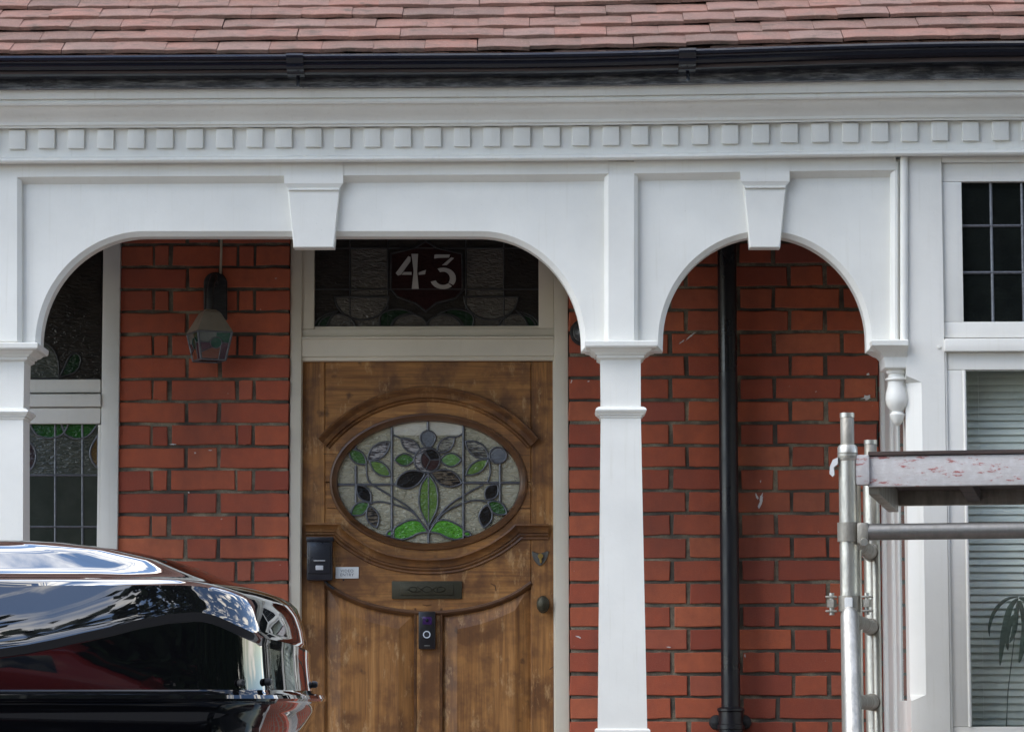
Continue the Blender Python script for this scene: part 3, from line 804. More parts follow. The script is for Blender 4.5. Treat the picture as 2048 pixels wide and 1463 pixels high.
for cu, mt in ((830, 'glass_fan_grey'), (1100, 'glass_fan_grey'), (280, 'glass_fan_grey'), (1650, 'glass_fan_grey')):
    gpane(fan, [Z6(cu + 140 * math.cos(R(a)), 665 - 105 * math.sin(R(a))) for a in range(0, 181, 12)], mt, YG + 0.0005, 'iron_black')
def crescent(pts): gpane(fan, z6(pts), 'glass_fan_green', YG - 0.0005, 'iron_black')
crescent(spline([(610, 655), (605, 590), (640, 545), (720, 525), (800, 530), (870, 560)], 5) + spline([(870, 560), (800, 570), (730, 600), (690, 660)], 5)[1:])
crescent(spline([(1310, 655), (1318, 590), (1280, 545), (1200, 525), (1120, 530), (1050, 560)], 5) + spline([(1050, 560), (1120, 570), (1190, 600), (1232, 660)], 5)[1:])
crescent(spline([(100, 655), (140, 600), (200, 560), (280, 540)], 5) + spline([(280, 540), (235, 590), (200, 660)], 5)[1:])
crescent(spline([(1812, 655), (1790, 600), (1730, 560), (1650, 540)], 5) + spline([(1650, 540), (1700, 590), (1735, 660)], 5)[1:])
# stencilled number
def num(pts): into(plate('numeral', [ppx(z6(pts), YG - 0.006)], YG - 0.0065, 0.004, 'numeral', None), fan)
num([(726, 250), (742, 268), (765, 262), (838, 160), (838, 128), (822, 122)])
num([(845, 105), (896, 105), (888, 235), (901, 369), (848, 369), (862, 235)])
num([(770, 262), (846, 262), (846, 242), (788, 242)])
num([(900, 245), (956, 226), (948, 258), (900, 263)])
num([(1020, 112), (1030, 109), (1138, 110), (1130, 131), (1050, 134), (1018, 139)])
num([(1167, 137), (1148, 130), (1078, 190), (1112, 190)])
def arc(a0, a1, ro, ri, n_=12):
    return [(1085 + ro[0] * math.cos(R(a)), 290 + ro[1] * math.sin(R(a))) for a in [a0 + (a1 - a0) * i / n_ for i in range(n_ + 1)]] + [(1085 + ri[0] * math.cos(R(a)), 290 + ri[1] * math.sin(R(a))) for a in [a1 + (a0 - a1) * i / n_ for i in range(n_ + 1)]]
num(arc(-115, 38, (98, 81), (52, 52))); num(arc(47, 162, (98, 81), (58, 50)))

# --- the oak front door
door = empty('front_door', (UX(855, YD), YD, FLOOR), 0, house); door['label'] = 'weathered oak front door with an oval leaded stained glass window'
def Dp(name, loops, mat, y=YD, th=0.02, bev=0.003, smooth=None):
    return into(plate(name, [ppx(l_, y) for l_ in loops], y, th, mat, None, bev, smooth), door)
oval = ell(857, 963, 190, 129, 0, 360, 64)[:-1]
lowc = spline([(650, 1163), (690, 1188), (740, 1207), (800, 1219), (857, 1223), (915, 1219), (975, 1207), (1025, 1187), (1062, 1163)], 6)
Dp('door_core', [rect(603, 1120, 1108, 1905)], 'oak', YD + 0.018, 0.03)
Dp('stile', [rect(603, 722, 650, 1905)], 'oak', YD, 0.03); Dp('stile', [rect(1062.5, 722, 1108, 1905)], 'oak', YD, 0.03)
Dp('top_rail', [[(650.5, 722), (1062, 722), (1062, 963), (1046, 963)] + ell(857, 963, 190, 129, 0, 180, 40)[1:] + [(668, 963), (650.5, 963)]], 'oak_rail', YD - 0.0005, 0.03)
Dp('middle_rail', [[(650.5, 964)] + [(667.5, 964)] + ell(857, 964, 190, 129, 180, 360, 40)[1:-1] + [(1046, 964), (1062, 964)] + lowc[::-1]], 'oak_rail', YD + 0.0005, 0.03)
Dp('muntin', [rect(832, 1222, 881, 1905)], 'oak', YD + 0.001, 0.03)
Dp('bottom_rail', [rect(650.5, 1760, 1062, 1905)], 'oak_rail', YD, 0.03)
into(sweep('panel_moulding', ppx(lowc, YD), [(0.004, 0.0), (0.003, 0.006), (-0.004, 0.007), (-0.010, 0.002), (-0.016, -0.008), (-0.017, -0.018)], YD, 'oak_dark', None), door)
# fielded panels with broad bevels
def fielded(xa_, xb_, fa, fb, curve_o, curve_i):
    o_ = curve_o + [(xb_, 1758), (xa_, 1758)]
    i_ = curve_i + [(fb, 1725), (fa, 1725)]
    n_ = len(o_); P0 = ppx(o_, YD + 0.016); P1 = ppx(i_, YD + 0.001)
    V = [(x, YD + 0.0175, z) for x, z in P0] + [(x, YD - 0.001, z) for x, z in P1]
    Fc = [(i, (i + 1) % n_, n_ + (i + 1) % n_, n_ + i) for i in range(n_)]
    tri = tessellate_polygon([[Vector((x, z, 0)) for x, z in P1]])
    for t in tri: Fc.append(tuple(n_ + k for k in t))
    ob = mesh_obj('panel', V, Fc, 'oak', None); fix_normals(ob); into(ob, door)
def cur(xs, f): return [(x, f(x)) for x in xs]
fo = lambda x: 1223 + 6 - 60 * ((x - 857) / 206.0) ** 2
fi = lambda x: 1262 - 60 * ((x - 857) / 206.0) ** 2
def ln(a, b_, n_): return [a + (b_ - a) * i / n_ for i in range(n_ + 1)]
fielded(653, 829, 681, 797, cur(ln(653, 829, 10), fo), cur(ln(681, 797, 10), fi))
fielded(884, 1060, 914, 1030, cur(ln(884, 1060, 10), fo), cur(ln(914, 1030, 10), fi))
def bead(xb0):
    into(sweep('panel_moulding', ppx([(xb0, 1215), (xb0, 1760)], YD), [(0.005, -0.004), (0.003, 0.001), (-0.003, 0.001), (-0.005, -0.004)], YD, 'oak_dark', None), door)
bead(830.5); bead(882.5)
# oval: stepped reveal, flat wooden ring
ovp = [(0.014, 0.002), (0.012, 0.008), (0.006, 0.009), (0.002, 0.005), (-0.004, -0.002), (-0.010, -0.006), (-0.013, -0.016), (-0.013, -0.026)]
ring = ppx(ell(857, 963, 190, 129, 360, 0, 96)[:-1], YD)
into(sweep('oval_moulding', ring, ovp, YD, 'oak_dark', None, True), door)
# hooded drip moulding above the oval
hood = ppx(ell(857, 1060, 271, 271, 140.5, 39.5, 40), YD)
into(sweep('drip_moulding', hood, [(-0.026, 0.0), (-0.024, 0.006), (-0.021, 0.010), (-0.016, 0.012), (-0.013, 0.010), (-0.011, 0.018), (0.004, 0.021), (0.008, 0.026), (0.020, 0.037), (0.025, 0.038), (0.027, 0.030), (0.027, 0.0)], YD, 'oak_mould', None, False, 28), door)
# swept moulding below the oval
topl = spline([(612, 1046), (648, 1046)], 1) + spline([(681, 1046), (700, 1066), (750, 1097), (800, 1112), (857, 1117), (915, 1112), (970, 1091), (1010, 1066), (1030, 1048)], 6) + [(1062, 1048), (1097, 1048)]
swp = [(0.000, 0.0), (0.000, 0.034), (-0.006, 0.036), (-0.009, 0.031), (-0.016, 0.022), (-0.026, 0.017), (-0.030, 0.017), (-0.032, 0.011), (-0.038, 0.012), (-0.042, 0.009), (-0.044, 0.005), (-0.051, 0.007), (-0.054, 0.0)]
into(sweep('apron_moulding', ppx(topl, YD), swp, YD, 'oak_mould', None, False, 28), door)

# stained glass oval
YGD = YD + 0.022
def Z5(u, v): return (600 + u / 3.85, 740 + v / 3.85)
def z5(l_): return [Z5(*q) for q in l_]
EC = (990, 858); ERX, ERY = 712, 482
def clip(poly, axis, val, keep_less):
    out = []
    for i in range(len(poly)):
        a, b_ = poly[i], poly[(i + 1) % len(poly)]
        ina = (a[axis] <= val) == keep_less; inb = (b_[axis] <= val) == keep_less
        if ina: out.append(a)
        if ina != inb:
            t = (val - a[axis]) / (b_[axis] - a[axis]); out.append((a[0] + (b_[0] - a[0]) * t, a[1] + (b_[1] - a[1]) * t))
    return out
el = [(EC[0] + ERX * math.cos(R(a)), EC[1] + ERY * math.sin(R(a))) for a in range(0, 360, 4)]
us = [250, 430, 707, 985, 1258, 1540, 1720]; vs = [370, 500, 880, 1350]
for i in range(6):
    for j in range(3):
        pl = clip(clip(clip(clip(el, 0, us[i], False), 0, us[i + 1], True), 1, vs[j], False), 1, vs[j + 1], True)
        if len(pl) > 2 and abs(area2(pl)) > 300:
            mt = 'glass_clear_bright' if (j == 0 and i in (2, 3)) else 'glass_clear'
            gpane(door, z5(pl), mt, YGD + 0.006)
def leaf(p1, p2, w, mat, sk=0.0, n_=10, par=None, Y=None, conv=z5):
    a, b_ = Vector(p1), Vector(p2); d = b_ - a; nn = Vector((-d.y, d.x)).normalized()
    A = [tuple(a + d * (i / n_) + nn * (w / 2) * (math.sin(math.pi * (i / n_) ** (1 - sk)) ** 0.8 if 0 < i < n_ else 0)) for i in range(n_ + 1)]
    B = [tuple(a + d * (i / n_) - nn * (w / 2) * (math.sin(math.pi * (i / n_) ** (1 - sk)) ** 0.8 if 0 < i < n_ else 0)) for i in range(n_, -1, -1)]
    return gpane(par or door, conv(A + B[1:-1]), mat, YGD if Y is None else Y, 'lead', 0.0032)
leaf((375, 610), (512, 722), 95, 'glass_green')
leaf((522, 692), (692, 552), 105, 'glass_streak_a')
leaf((538, 700), (695, 812), 92, 'glass_green_leaf')
leaf((728, 690), (880, 688), 95, 'glass_green')
leaf((775, 525), (930, 640), 90, 'glass_streak_a')
leaf((985, 462), (985, 608), 118, 'glass_grey', 0.25)
leaf((1055, 635), (1190, 515), 95, 'glass_streak_b')
leaf((1080, 690), (1242, 690), 105, 'glass_green_pale')
leaf((1275, 548), (1452, 675), 105, 'glass_streak_b')
leaf((1278, 805), (1448, 688), 85, 'glass_green_leaf')
leaf((738, 885), (965, 790), 130, 'glass_dark', 0.1)
leaf((1008, 790), (1245, 868), 128, 'glass_streak_c', -0.1)
leaf((440, 880), (545, 1015), 92, 'glass_dark')
leaf((392, 1112), (532, 1020), 95, 'glass_green')
leaf((530, 1045), (590, 1210), 92, 'glass_streak_c')
leaf((1432, 995), (1520, 880), 98, 'glass_dark')
leaf((1450, 1015), (1592, 1105), 95, 'glass_green_dark')
leaf((1445, 1035), (1415, 1212), 102, 'glass_dark')
gpane(door, z5([(1525 + 66 * math.cos(R(a)), 655 + 62 * math.sin(R(a))) for a in range(0, 360, 20)]), 'glass_grey', YGD, 'lead', 0.0032)
# long centre leaf in two halves
cl = spline([(990, 800), (935, 880), (918, 980), (930, 1080), (990, 1200)], 6); cr2 = [(1980 - u, v) for u, v in cl]
gpane(door, z5(cl), 'glass_green_leaf', YGD, 'lead', 0.0034); gpane(door, z5(cr2), 'glass_green_leaf', YGD - 0.0002, 'lead', 0.0034)
# flower eye
gpane(door, z5([(980 + 101 * math.cos(R(a)), 692 + 98 * math.sin(R(a))) for a in range(0, 360, 15)]), 'glass_streak_a', YGD - 0.001, 'lead', 0.0032)
for a0, a1, mt in ((0, 120, 'glass_brown'), (120, 235, 'glass_brown'), (235, 360, 'glass_dark')):
    gpane(door, z5([(1005, 690)] + [(1005 + 74 * math.cos(R(a)), 690 + 84 * math.sin(R(a))) for a in range(a0, a1 + 1, 15)]), mt, YGD - 0.003, 'lead', 0.0020)
gb = spline([(722, 1292), (725, 1222), (785, 1178), (860, 1152), (930, 1168), (985, 1245)], 6) + spline([(985, 1245), (910, 1256), (850, 1286), (785, 1302), (722, 1292)], 6)[1:-1]
gpane(door, z5(gb), 'glass_green_bright', YGD, 'lead', 0.0034); gpane(door, z5([(1980 - u, v) for u, v in gb]), 'glass_green_bright', YGD - 0.0002, 'lead', 0.0034)
leaf((665, 1268), (722, 1240), 38, 'glass_green_bright'); leaf((1258, 1250), (1318, 1268), 38, 'glass_green_bright')
for pts in ([(707, 415), (707, 1300)], [(1258, 415), (1258, 1300)], [(985, 378), (985, 465)], [(990, 1190), (990, 1340)], [(430, 560), (430, 620)], [(430, 735), (430, 1020)], [(1540, 715), (1540, 1010)], [(278, 880), (738, 880)], [(1245, 866), (1702, 866)]):
    came(door, z5(pts), YGD + 0.001, 0.0048)
for pts in ([(720, 500), (750, 512), (780, 528)], [(1188, 518), (1225, 505), (1250, 488)], [(560, 885), (720, 980), (860, 1075), (960, 1215)], [(545, 1028), (600, 1012), (720, 1032), (870, 1095), (972, 1230)], [(1412, 880), (1260, 962), (1120, 1062), (1010, 1200)],
            [(1432, 1012), (1370, 1000), (1265, 1018), (1110, 1095), (1012, 1215)], [(512, 722), (520, 830), (560, 885)], [(1455, 690), (1465, 790), (1440, 870)], [(545, 1015), (530, 1045)], [(1590, 600), (1640, 560)]):
    came(door, z5(spline(pts, 5)), YGD + 0.0012, 0.0034)
came(door, z5(el + el[:1]), YGD + 0.0015, 0.005)

# door furniture that belongs to the door
def Dbox(name, px0, py0, px1, py1, y0, y1, mat, par=None, bev=0.003):
    pm = min((py0 + py1) / 2, 950)
    return box(name, UX(px0, y0, pm), UX(px1, y0, pm), y0, y1, U(px0, py1, y0).z, U(px1, py0, y0).z, mat, par, bev)
lp = Dbox('letter_plate', 784, 1161, 924, 1197, YD - 0.008, YD + 0.004, 'bronze_aged', None, 0.003); into(lp, door)
into(Dbox('letter_flap', 801, 1167, 907, 1189, YD - 0.012, YD - 0.006, 'bronze_aged', None, 0.002), door)
for pts in (ell(826, 1178, 8, 5, 0, 360, 14), ell(882, 1178, 8, 5, 0, 360, 14), spline([(815, 1178), (834, 1184), (854, 1172), (874, 1184), (893, 1178)], 5), spline([(834, 1172), (854, 1184), (874, 1172)], 5)):
    into(sweep('relief', ppx(pts, YD - 0.012), [(-0.0016, -0.001), (0, 0.002), (0.0016, -0.001)], YD - 0.012, 'bronze_aged', None), door)
sh = spline([(1064, 1101), (1080, 1106), (1096, 1101), (1096, 1110), (1090, 1122), (1080, 1131), (1070, 1122), (1064, 1110), (1064, 1101)], 4)[:-1]
into(plate('lock_escutcheon', [ppx(sh, YD - 0.005)], YD - 0.007, 0.01, 'pewter', None, 0.0025), door)
into(lathe('lock_cylinder', [(0.0001, 0.015), (0.0085, 0.015), (0.0095, 0.013), (0.0095, 0.0)], (UX(1081, YD, 1113), YD - 0.006, UZ(1112, YD)), 'brass', None, 18, 'y'), door)
into(Dbox('keyway', 1079, 1113, 1083, 1125, YD - 0.017, YD - 0.006, 'brass', None, 0.002), door)
kn = lathe('door_knob', [(0.026, 0.0), (0.026, 0.005), (0.012, 0.008), (0.011, 0.022), (0.019, 0.030), (0.0245, 0.043), (0.022, 0.055), (0.012, 0.062), (0.0003, 0.064)], (0, 0, 0), 'bronze_aged', None, 24, 'y')
kn.location = (UX(1086, YD, 1207), YD, UZ(1208, YD)); kn.scale = (0.86, 1, 1.15); kn.parent = door; kn.matrix_parent_inverse = Matrix.Translation(-door.location)
# scratches and gouges in the old varnish
for k, pts in enumerate(([(981, 1166), (990, 1170), (992, 1181)], [(845, 1208), (853, 1210), (863, 1208)], [(1099, 1338), (1105, 1333), (1112, 1332)], [(647, 907), (672, 907)], [(1030, 909), (1060, 910)], [(1020, 1016), (1060, 1016)], [(655, 1015), (680, 1016)])):
    into(sweep('scratch', ppx(pts, YD - 0.0004), [(-0.0018, -0.001), (0, 0.0004), (0.0018, -0.001)], YD - 0.001, 'oak_dark', None), door)

# --- leaded side window at the left
YW = -0.015
win = empty('side_window', (UX(60, YW), YW, FLOOR + 0.4), 0, house); win['label'] = 'white framed leaded side window with green glass scallops'
def Wb(name, a, b_, c_, d_, y0, y1, mat, bev=0.004): return into(Dbox(name, a, b_, c_, d_, y0, y1, mat, None, bev), win)
Wb('frame_stile', 201, 420, 236, 1700, YW, 0.1, 'sash_paint'); Wb('frame_stile', -420, 420, -385, 1700, YW, 0.1, 'sash_paint')
Wb('transom', -385, 787, 201, 814, YW - 0.012, 0.1, 'sash_paint'); Wb('sash_rail', -385, 758, 201, 786, YW + 0.002, 0.1, 'sash_paint'); Wb('sash_rail', -385, 815, 201, 848, YW + 0.002, 0.1, 'sash_paint')
Wb('frame_stile', -150, 420, -115, 757, YW + 0.004, 0.1, 'sash_paint'); Wb('frame_stile', -150, 849, -115, 1700, YW + 0.004, 0.1, 'sash_paint')
Wb('glazing_bead', 195, 849, 203, 1700, YW + 0.010, 0.05, 'sash_paint', 0.002)
YWG = YW + 0.028
for a, b_ in ((-385, -150), (-115, 203)): 
    gpane(win, rect(a, 420, b_, 760), 'glass_fan', YWG + 0.004)
cols = [-385, -270, -150]; cols2 = [-115, -53, 2, 56, 110.5, 165, 203]
for a, b_ in list(zip(cols, cols[1:])) + list(zip(cols2, cols2[1:])):
    for c_, d_ in ((846, 950), (950, 1053), (1053, 1160), (1160, 1270), (1270, 1700)):
        gpane(win, rect(a, c_, b_, d_), 'glass_win_textured' if c_ == 846 else 'glass_win', YWG + 0.002)
for x in (-53, 2, 56, 110.5, 165): came(win, [(x, 846), (x, 1700)], YWG + 0.001, 0.0045)
for y_ in (950, 1053, 1160, 1270): came(win, [(-115, y_), (200, y_)], YWG + 0.0006, 0.0045)
gpane(win, [(62, 845), (137, 845)] + spline([(137, 848), (125, 868), (100, 876), (75, 870), (62, 852)], 4)[1:], 'glass_win_green', YWG, 'lead')
gpane(win, [(122, 845), (194, 845)] + spline([(194, 850), (175, 872), (150, 877), (130, 868)], 4), 'glass_win_green', YWG - 0.0006, 'lead')
gpane(win, [(x, y_) for x, y_ in ell(44, 912, 28, 34, 0, 360, 20)[:-1]], 'glass_win_purple', YWG - 0.0003, 'lead')
gpane(win, spline([(196, 870), (184, 890), (180, 908), (186, 925), (196, 935)], 4), 'glass_win_amber', YWG - 0.0003, 'lead')
gpane(win, spline([(120, 754), (138, 715), (150, 706), (160, 712), (161, 726), (150, 744), (120, 754)], 4)[:-1], 'glass_fan_green', YWG, 'iron_black')
gpane(win, [(x, y_) for x, y_ in ell(80, 735, 38, 52, 0, 180, 14)] + [(42, 757), (118, 757)], 'glass_win_textured', YWG + 0.001, 'iron_black')

# --- bay window at the right
YB = YF
bay = empty('bay_window', (UX(1900, YB), YB, 0.55), 0, house); bay['label'] = 'white painted bay window with leaded top lights'
xbl = UX(1815, YF)
zt = UZ(322, YB)
def Bb(name, x0, x1, y0, y1, z0, z1, mat='sash_paint', bev=0.004): return into(box(name, x0, x1, y0, y1, z0, z1, mat, None, bev), bay)
XB2 = XR - 0.2
x_po = UX(1892, YB); x_gl = UX(1931, YB + 0.03)
_za, _zb = UZ(1388, YB), UZ(766, YB)
def _pr_ring(z, k): return [(xbl, YB + 0.003 + 0.034 * k, z), (xbl + 0.001 + 0.047 * k, YB + 0.003, z), (x_po, YB + 0.003, z), (x_po, YB + 0.12, z), (xbl, YB + 0.12, z)]
into(rings_obj('corner_post', [_pr_ring(0.55, 0.02), _pr_ring(_za - 0.02, 0.02), _pr_ring(_za, 1), _pr_ring(_zb, 1), _pr_ring(_zb + 0.02, 0.02), _pr_ring(zt + 0.03, 0.02)], 'sash_paint', None, 20), bay)
# chamfer roll on the corner post, stopped above the sill
Bb('head', x_po, XB2, YB + 0.0035, YB + 0.1, UZ(329, YB), zt + 0.03)
Bb('top_sash', x_po, XB2, YB + 0.016, YB + 0.07, UZ(366, YB), UZ(329, YB)); Bb('top_sash', x_po, x_gl, YB + 0.0165, YB + 0.07, UZ(645, YB), UZ(366, YB)); Bb('top_sash', x_po, XB2, YB + 0.016, YB + 0.07, UZ(677, YB), UZ(645, YB))
Bb('transom', x_po, XB2, YB - 0.012, YB + 0.1, UZ(706, YB), UZ(680, YB), 'sash_paint', 0.006)
Bb('lower_sash', x_po, XB2, YB + 0.014, YB + 0.07, UZ(741, YB), UZ(706, YB)); Bb('lower_sash', x_po, x_gl, YB + 0.0145, YB + 0.07, UZ(1452, YB), UZ(741, YB)); Bb('lower_sash', x_po, XB2, YB + 0.014, YB + 0.07, UZ(1500, YB), UZ(1452, YB))
into(tube('sash_bead', [(x_po + 0.004, YB + 0.010, UZ(1500, YB)), (x_po + 0.004, YB + 0.010, UZ(706, YB))], 0.0045, 'sash_paint', None, 10), bay)
into(tube('sash_bead', [(x_gl - 0.002, YB + 0.014, UZ(1452, YB)), (x_gl - 0.002, YB + 0.014, UZ(742, YB))], 0.0055, 'sash_paint', None, 10), bay)
Bb('sill', x_po - 0.0, XB2, YB - 0.06, YB + 0.1, UZ(1530, YB), UZ(1501, YB), 'sash_paint', 0.008)
Bb('base_wall', xbl, XB2, YB + 0.012, 0.003, 0.5, UZ(1531, YB), 'far_brick', 0)
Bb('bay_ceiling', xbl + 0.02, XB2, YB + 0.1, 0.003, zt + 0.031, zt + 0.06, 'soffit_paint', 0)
Bb('post', XB2, XB2 + 0.1, YB + 0.003, 0.003, 0.55, zt + 0.03)
Bb('mullion', x_gl + 0.62, x_gl + 0.70, YB + 0.013, YB + 0.09, UZ(1500, YB), UZ(330, YB))
def Bp(name, x0, x1, py0, py1, Y, mat, th=0.004): return into(box(name, x0, x1, Y, Y + th, UZ(py1, Y), UZ(py0, Y), mat, None), bay)
gx = [x_gl - 0.003, UX(1990.5, YB + 0.04), UX(2053, YB + 0.04), UX(2115, YB + 0.04), UX(2178, YB + 0.04), UX(2240, YB + 0.04), x_gl + 0.625]
for a, b_ in zip(gx, gx[1:]):
    for p0, p1 in ((364, 456), (456, 549), (549, 646)): 
        o = Bp('pane', a, b_, p0, p1, YB + 0.040, 'glass_bay_dark'); 
def bcame(x0, z0, x1, z1): into(sweep('lead_came', [(x0, z0), (x1, z1)], [(-0.0052, 0), (-0.004, 0.004), (0, 0.006), (0.004, 0.004), (0.0052, 0)], YB + 0.040, 'lead', None), bay)
for x in gx[1:-1]: bcame(x, UZ(646, YB), x, UZ(364, YB))
for p_ in (456, 549): bcame(gx[0], UZ(p_, YB + 0.04), gx[-1], UZ(p_, YB + 0.04))
Bp('pane', x_gl - 0.003, x_gl + 0.625, 740, 1454, YB + 0.045, 'clear_pane')
Bp('pane', x_gl + 0.695, XB2, 740, 1454, YB + 0.045, 'clear_pane'); Bp('pane', x_gl + 0.695, XB2, 364, 646, YB + 0.045, 'glass_bay_dark')
into(lathe('nail_head', [(0.006, 0.0), (0.0055, 0.004), (0.0003, 0.005)], tuple(U(1878, 694, YB + 0.003)), 'sash_paint', None, 12, 'y'), bay)
# left flank of the bay: narrow side light in a painted frame
Xs = UX(1760, 0)
zz1 = CEIL
for y0, y1, dxs in ((-0.002, -0.05, 0.0), (-0.05, -0.16, 0.012), (-0.16, -0.30, 0.004), (-0.30, -0.36, 0.014), (-0.36, -0.45, 0.008)):
    Bb('flank_board', Xs + dxs, Xs + 0.10, y1 + 0.001, y0, 0.6, zz1, 'sash_paint', 0.003)
Bb('flank_board', Xs + 0.008, Xs + 0.10, YB + 0.121, -0.451, 0.6, UZ(1400, YB + 0.2), 'sash_paint', 0.003)
Bb('flank_board', Xs + 0.008, Xs + 0.10, YB + 0.121, -0.451, UZ(770, YB + 0.2), zz1, 'sash_paint', 0.003)
Bb('pane', Xs + 0.014, Xs + 0.018, YB + 0.12, -0.45, UZ(1400, YB + 0.2), UZ(770, YB + 0.2), 'glass_flank', 0)
Bb('room_wall', xbl + 0.12, XB2, -0.02, 0.002, 0.6, zt, 'room_dark', 0)

# --- downpipe
dp_x = (UX(1451, -0.06, 490) + UX(1463, -0.06, 1300)) / 2
pipe = lathe('downpipe', [(0.0325, 0.56 - 1.45), (0.0325, CEIL - 1.45)], (dp_x, -0.062, 1.45), 'pipe_black', house, 28); pipe['label'] = 'black cast iron downpipe down the brick wall'
zc_ = UZ(1440, -0.06)
lathe('socket', [(0.034, -0.12), (0.042, -0.115), (0.042, -0.03), (0.046, -0.028), (0.046, -0.014), (0.042, -0.012), (0.042, 0.030), (0.0465, 0.033), (0.0465, 0.041), (0.040, 0.045), (0.034, 0.046)], (dp_x, -0.062, zc_), 'pipe_black', pipe, 28)
for sx in (-1, 1):
    lathe('ear', [(0.0001, 0), (0.024, 0), (0.026, 0.006), (0.022, 0.020), (0.010, 0.026), (0.0001, 0.027)], (dp_x + sx * 0.047, -0.012, zc_ - 0.006), 'iron_black', pipe, 16, 'y')

# ------------------------------------------------------------------ things on the wall and door
# lantern
YL = -0.12
lan = empty('wall_lantern', (UX(428, 0), 0, UZ(600, 0))); tag(lan, 'small stained glass wall lantern on a black arched bracket', 'lantern')
def La(o): return into(o, lan)
bp = [XZ(408, 640, 0), XZ(455, 640, 0)] + [XZ(x, y, 0) for x, y in ell(431.5, 567, 23.5, 22, 0, 180, 14)]
La(plate('backplate', [bp], -0.016, 0.012, 'iron_black', None, 0.004))
lc = Vector((UX(419, YL, 690), YL, 0))
La(tube('arm', [(UX(431, 0), -0.014, UZ(566, 0)), (UX(429, 0), -0.06, UZ(556, 0)), (lc.x + 0.004, YL + 0.015, UZ(562, YL)), (lc.x, YL, UZ(585, YL)), (lc.x, YL, UZ(622, YL))], [0.014, 0.013, 0.012, 0.012, 0.013], 'iron_black', None, 12))
def lring(hw, py, rot=R(24)):
    z = UZ(py, YL); return [(lc.x + hw * math.sqrt(2) * math.cos(rot + R(45 + 90 * k)), lc.y + hw * math.sqrt(2) * math.sin(rot + R(45 + 90 * k)), z) for k in range(4)]
La(rings_obj('lantern_cap', [lring(0.016, 617), lring(0.030, 624), lring(0.063, 662), lring(0.060, 665)], 'lantern_cap', None, 20))
r0, r1 = [Vector(v) for v in lring(0.061, 664)], [Vector(v) for v in lring(0.044, 719)]
for k in range(4):
    La(tube('corner_bar', [r0[k], r1[k]], 0.0042, 'lead', None, 8)); La(tube('edge_bar', [r1[k], r1[(k + 1) % 4]], 0.004, 'lead', None, 8)); La(tube('edge_bar', [r0[k], r0[(k + 1) % 4]], 0.0034, 'lead', None, 8))
    def Q(u, v, off=0.0):
        a = r0[k].lerp(r0[(k + 1) % 4], u); b_ = r1[k].lerp(r1[(k + 1) % 4], u); q = a.lerp(b_, v)
        nrm = (r0[(k + 1) % 4] - r0[k]).cross(r1[k] - r0[k]).normalized()
        if nrm.dot(q - Vector((lc.x, lc.y, q.z))) < 0: nrm = -nrm
        return q + nrm * off
    def lpane(uv, mat, off):
        vs_ = [Q(u, v, off) for u, v in uv] + [Q(u, v, off - 0.003) for u, v in uv]; n_ = len(uv)
        o = mesh_obj('glass_pane', vs_, [tuple(range(n_)), tuple(reversed(range(n_, 2 * n_)))] + [(i, n_ + i, n_ + (i + 1) % n_, (i + 1) % n_) for i in range(n_)], mat, None); fix_normals(o); La(o)
    lpane([(0, 0), (0.55, 0), (0.55, 0.38), (0.0, 0.38)], 'lantern_clear', 0); lpane([(0.55, 0), (1, 0), (1, 0.38), (0.55, 0.38)], 'lantern_green', 0)
    lpane([(0, 0.38), (0.4, 0.38), (0.4, 0.55), (0, 0.75)], 'lantern_plum', 0.0004); lpane([(0, 0.75), (0.4, 0.55), (0.72, 0.55), (0.72, 1), (0, 1)], 'lantern_amber', 0.0002); lpane([(0.72, 0.38), (1, 0.38), (1, 1), (0.72, 1)], 'lantern_plum', 0.0006); lpane([(0.4, 0.38), (0.72, 0.38), (0.72, 0.55), (0.4, 0.55)], 'lantern_clear', 0.0003)
    lpane([(0.55 + 0.19 * math.cos(R(a)), 0.40 + 0.20 * math.sin(R(a))) for a in range(0, 360, 24)], 'lantern_green', 0.002)
    La(tube('lead_line', [Q(0.55 + 0.19 * math.cos(R(a)), 0.40 + 0.20 * math.sin(R(a)), 0.003) for a in range(0, 361, 24)], 0.0016, 'lead', None, 6))
    for pts in ([(0, 0.38), (0.36, 0.40)], [(0, 0.76), (0.42, 0.56)], [(0.72, 0.52), (0.70, 1)], [(0.74, 0.38), (1, 0.40)]):
        La(tube('lead_line', [Q(u, v, 0.0025) for u, v in pts], 0.0016, 'lead', None, 6))
La(tube('cable', [U(443, 405, -0.006), U(442.5, 500, -0.006), U(441, 550, -0.010)], 0.0042, 'cable', None, 8))

# bulkhead lamp behind the arch springing
bl = empty('bulkhead_lamp', (UX(1166, 0, 665), 0, UZ(666, 0))); tag(bl, 'round dark glass bulkhead lamp on the brick beside the door frame', 'lamp')
c0 = (bl.location.x, 0, bl.location.z)
into(lathe('base_ring', [(0.046, 0.002), (0.046, 0.014), (0.042, 0.018), (0.038, 0.018), (0.037, 0.012)], c0, 'iron_black', None, 28, 'y'), bl)
into(lathe('dome', [(0.038, 0.012), (0.036, 0.026), (0.030, 0.038), (0.020, 0.046), (0.010, 0.050), (0.0004, 0.051)], c0, 'dome_glass', None, 28, 'y'), bl)

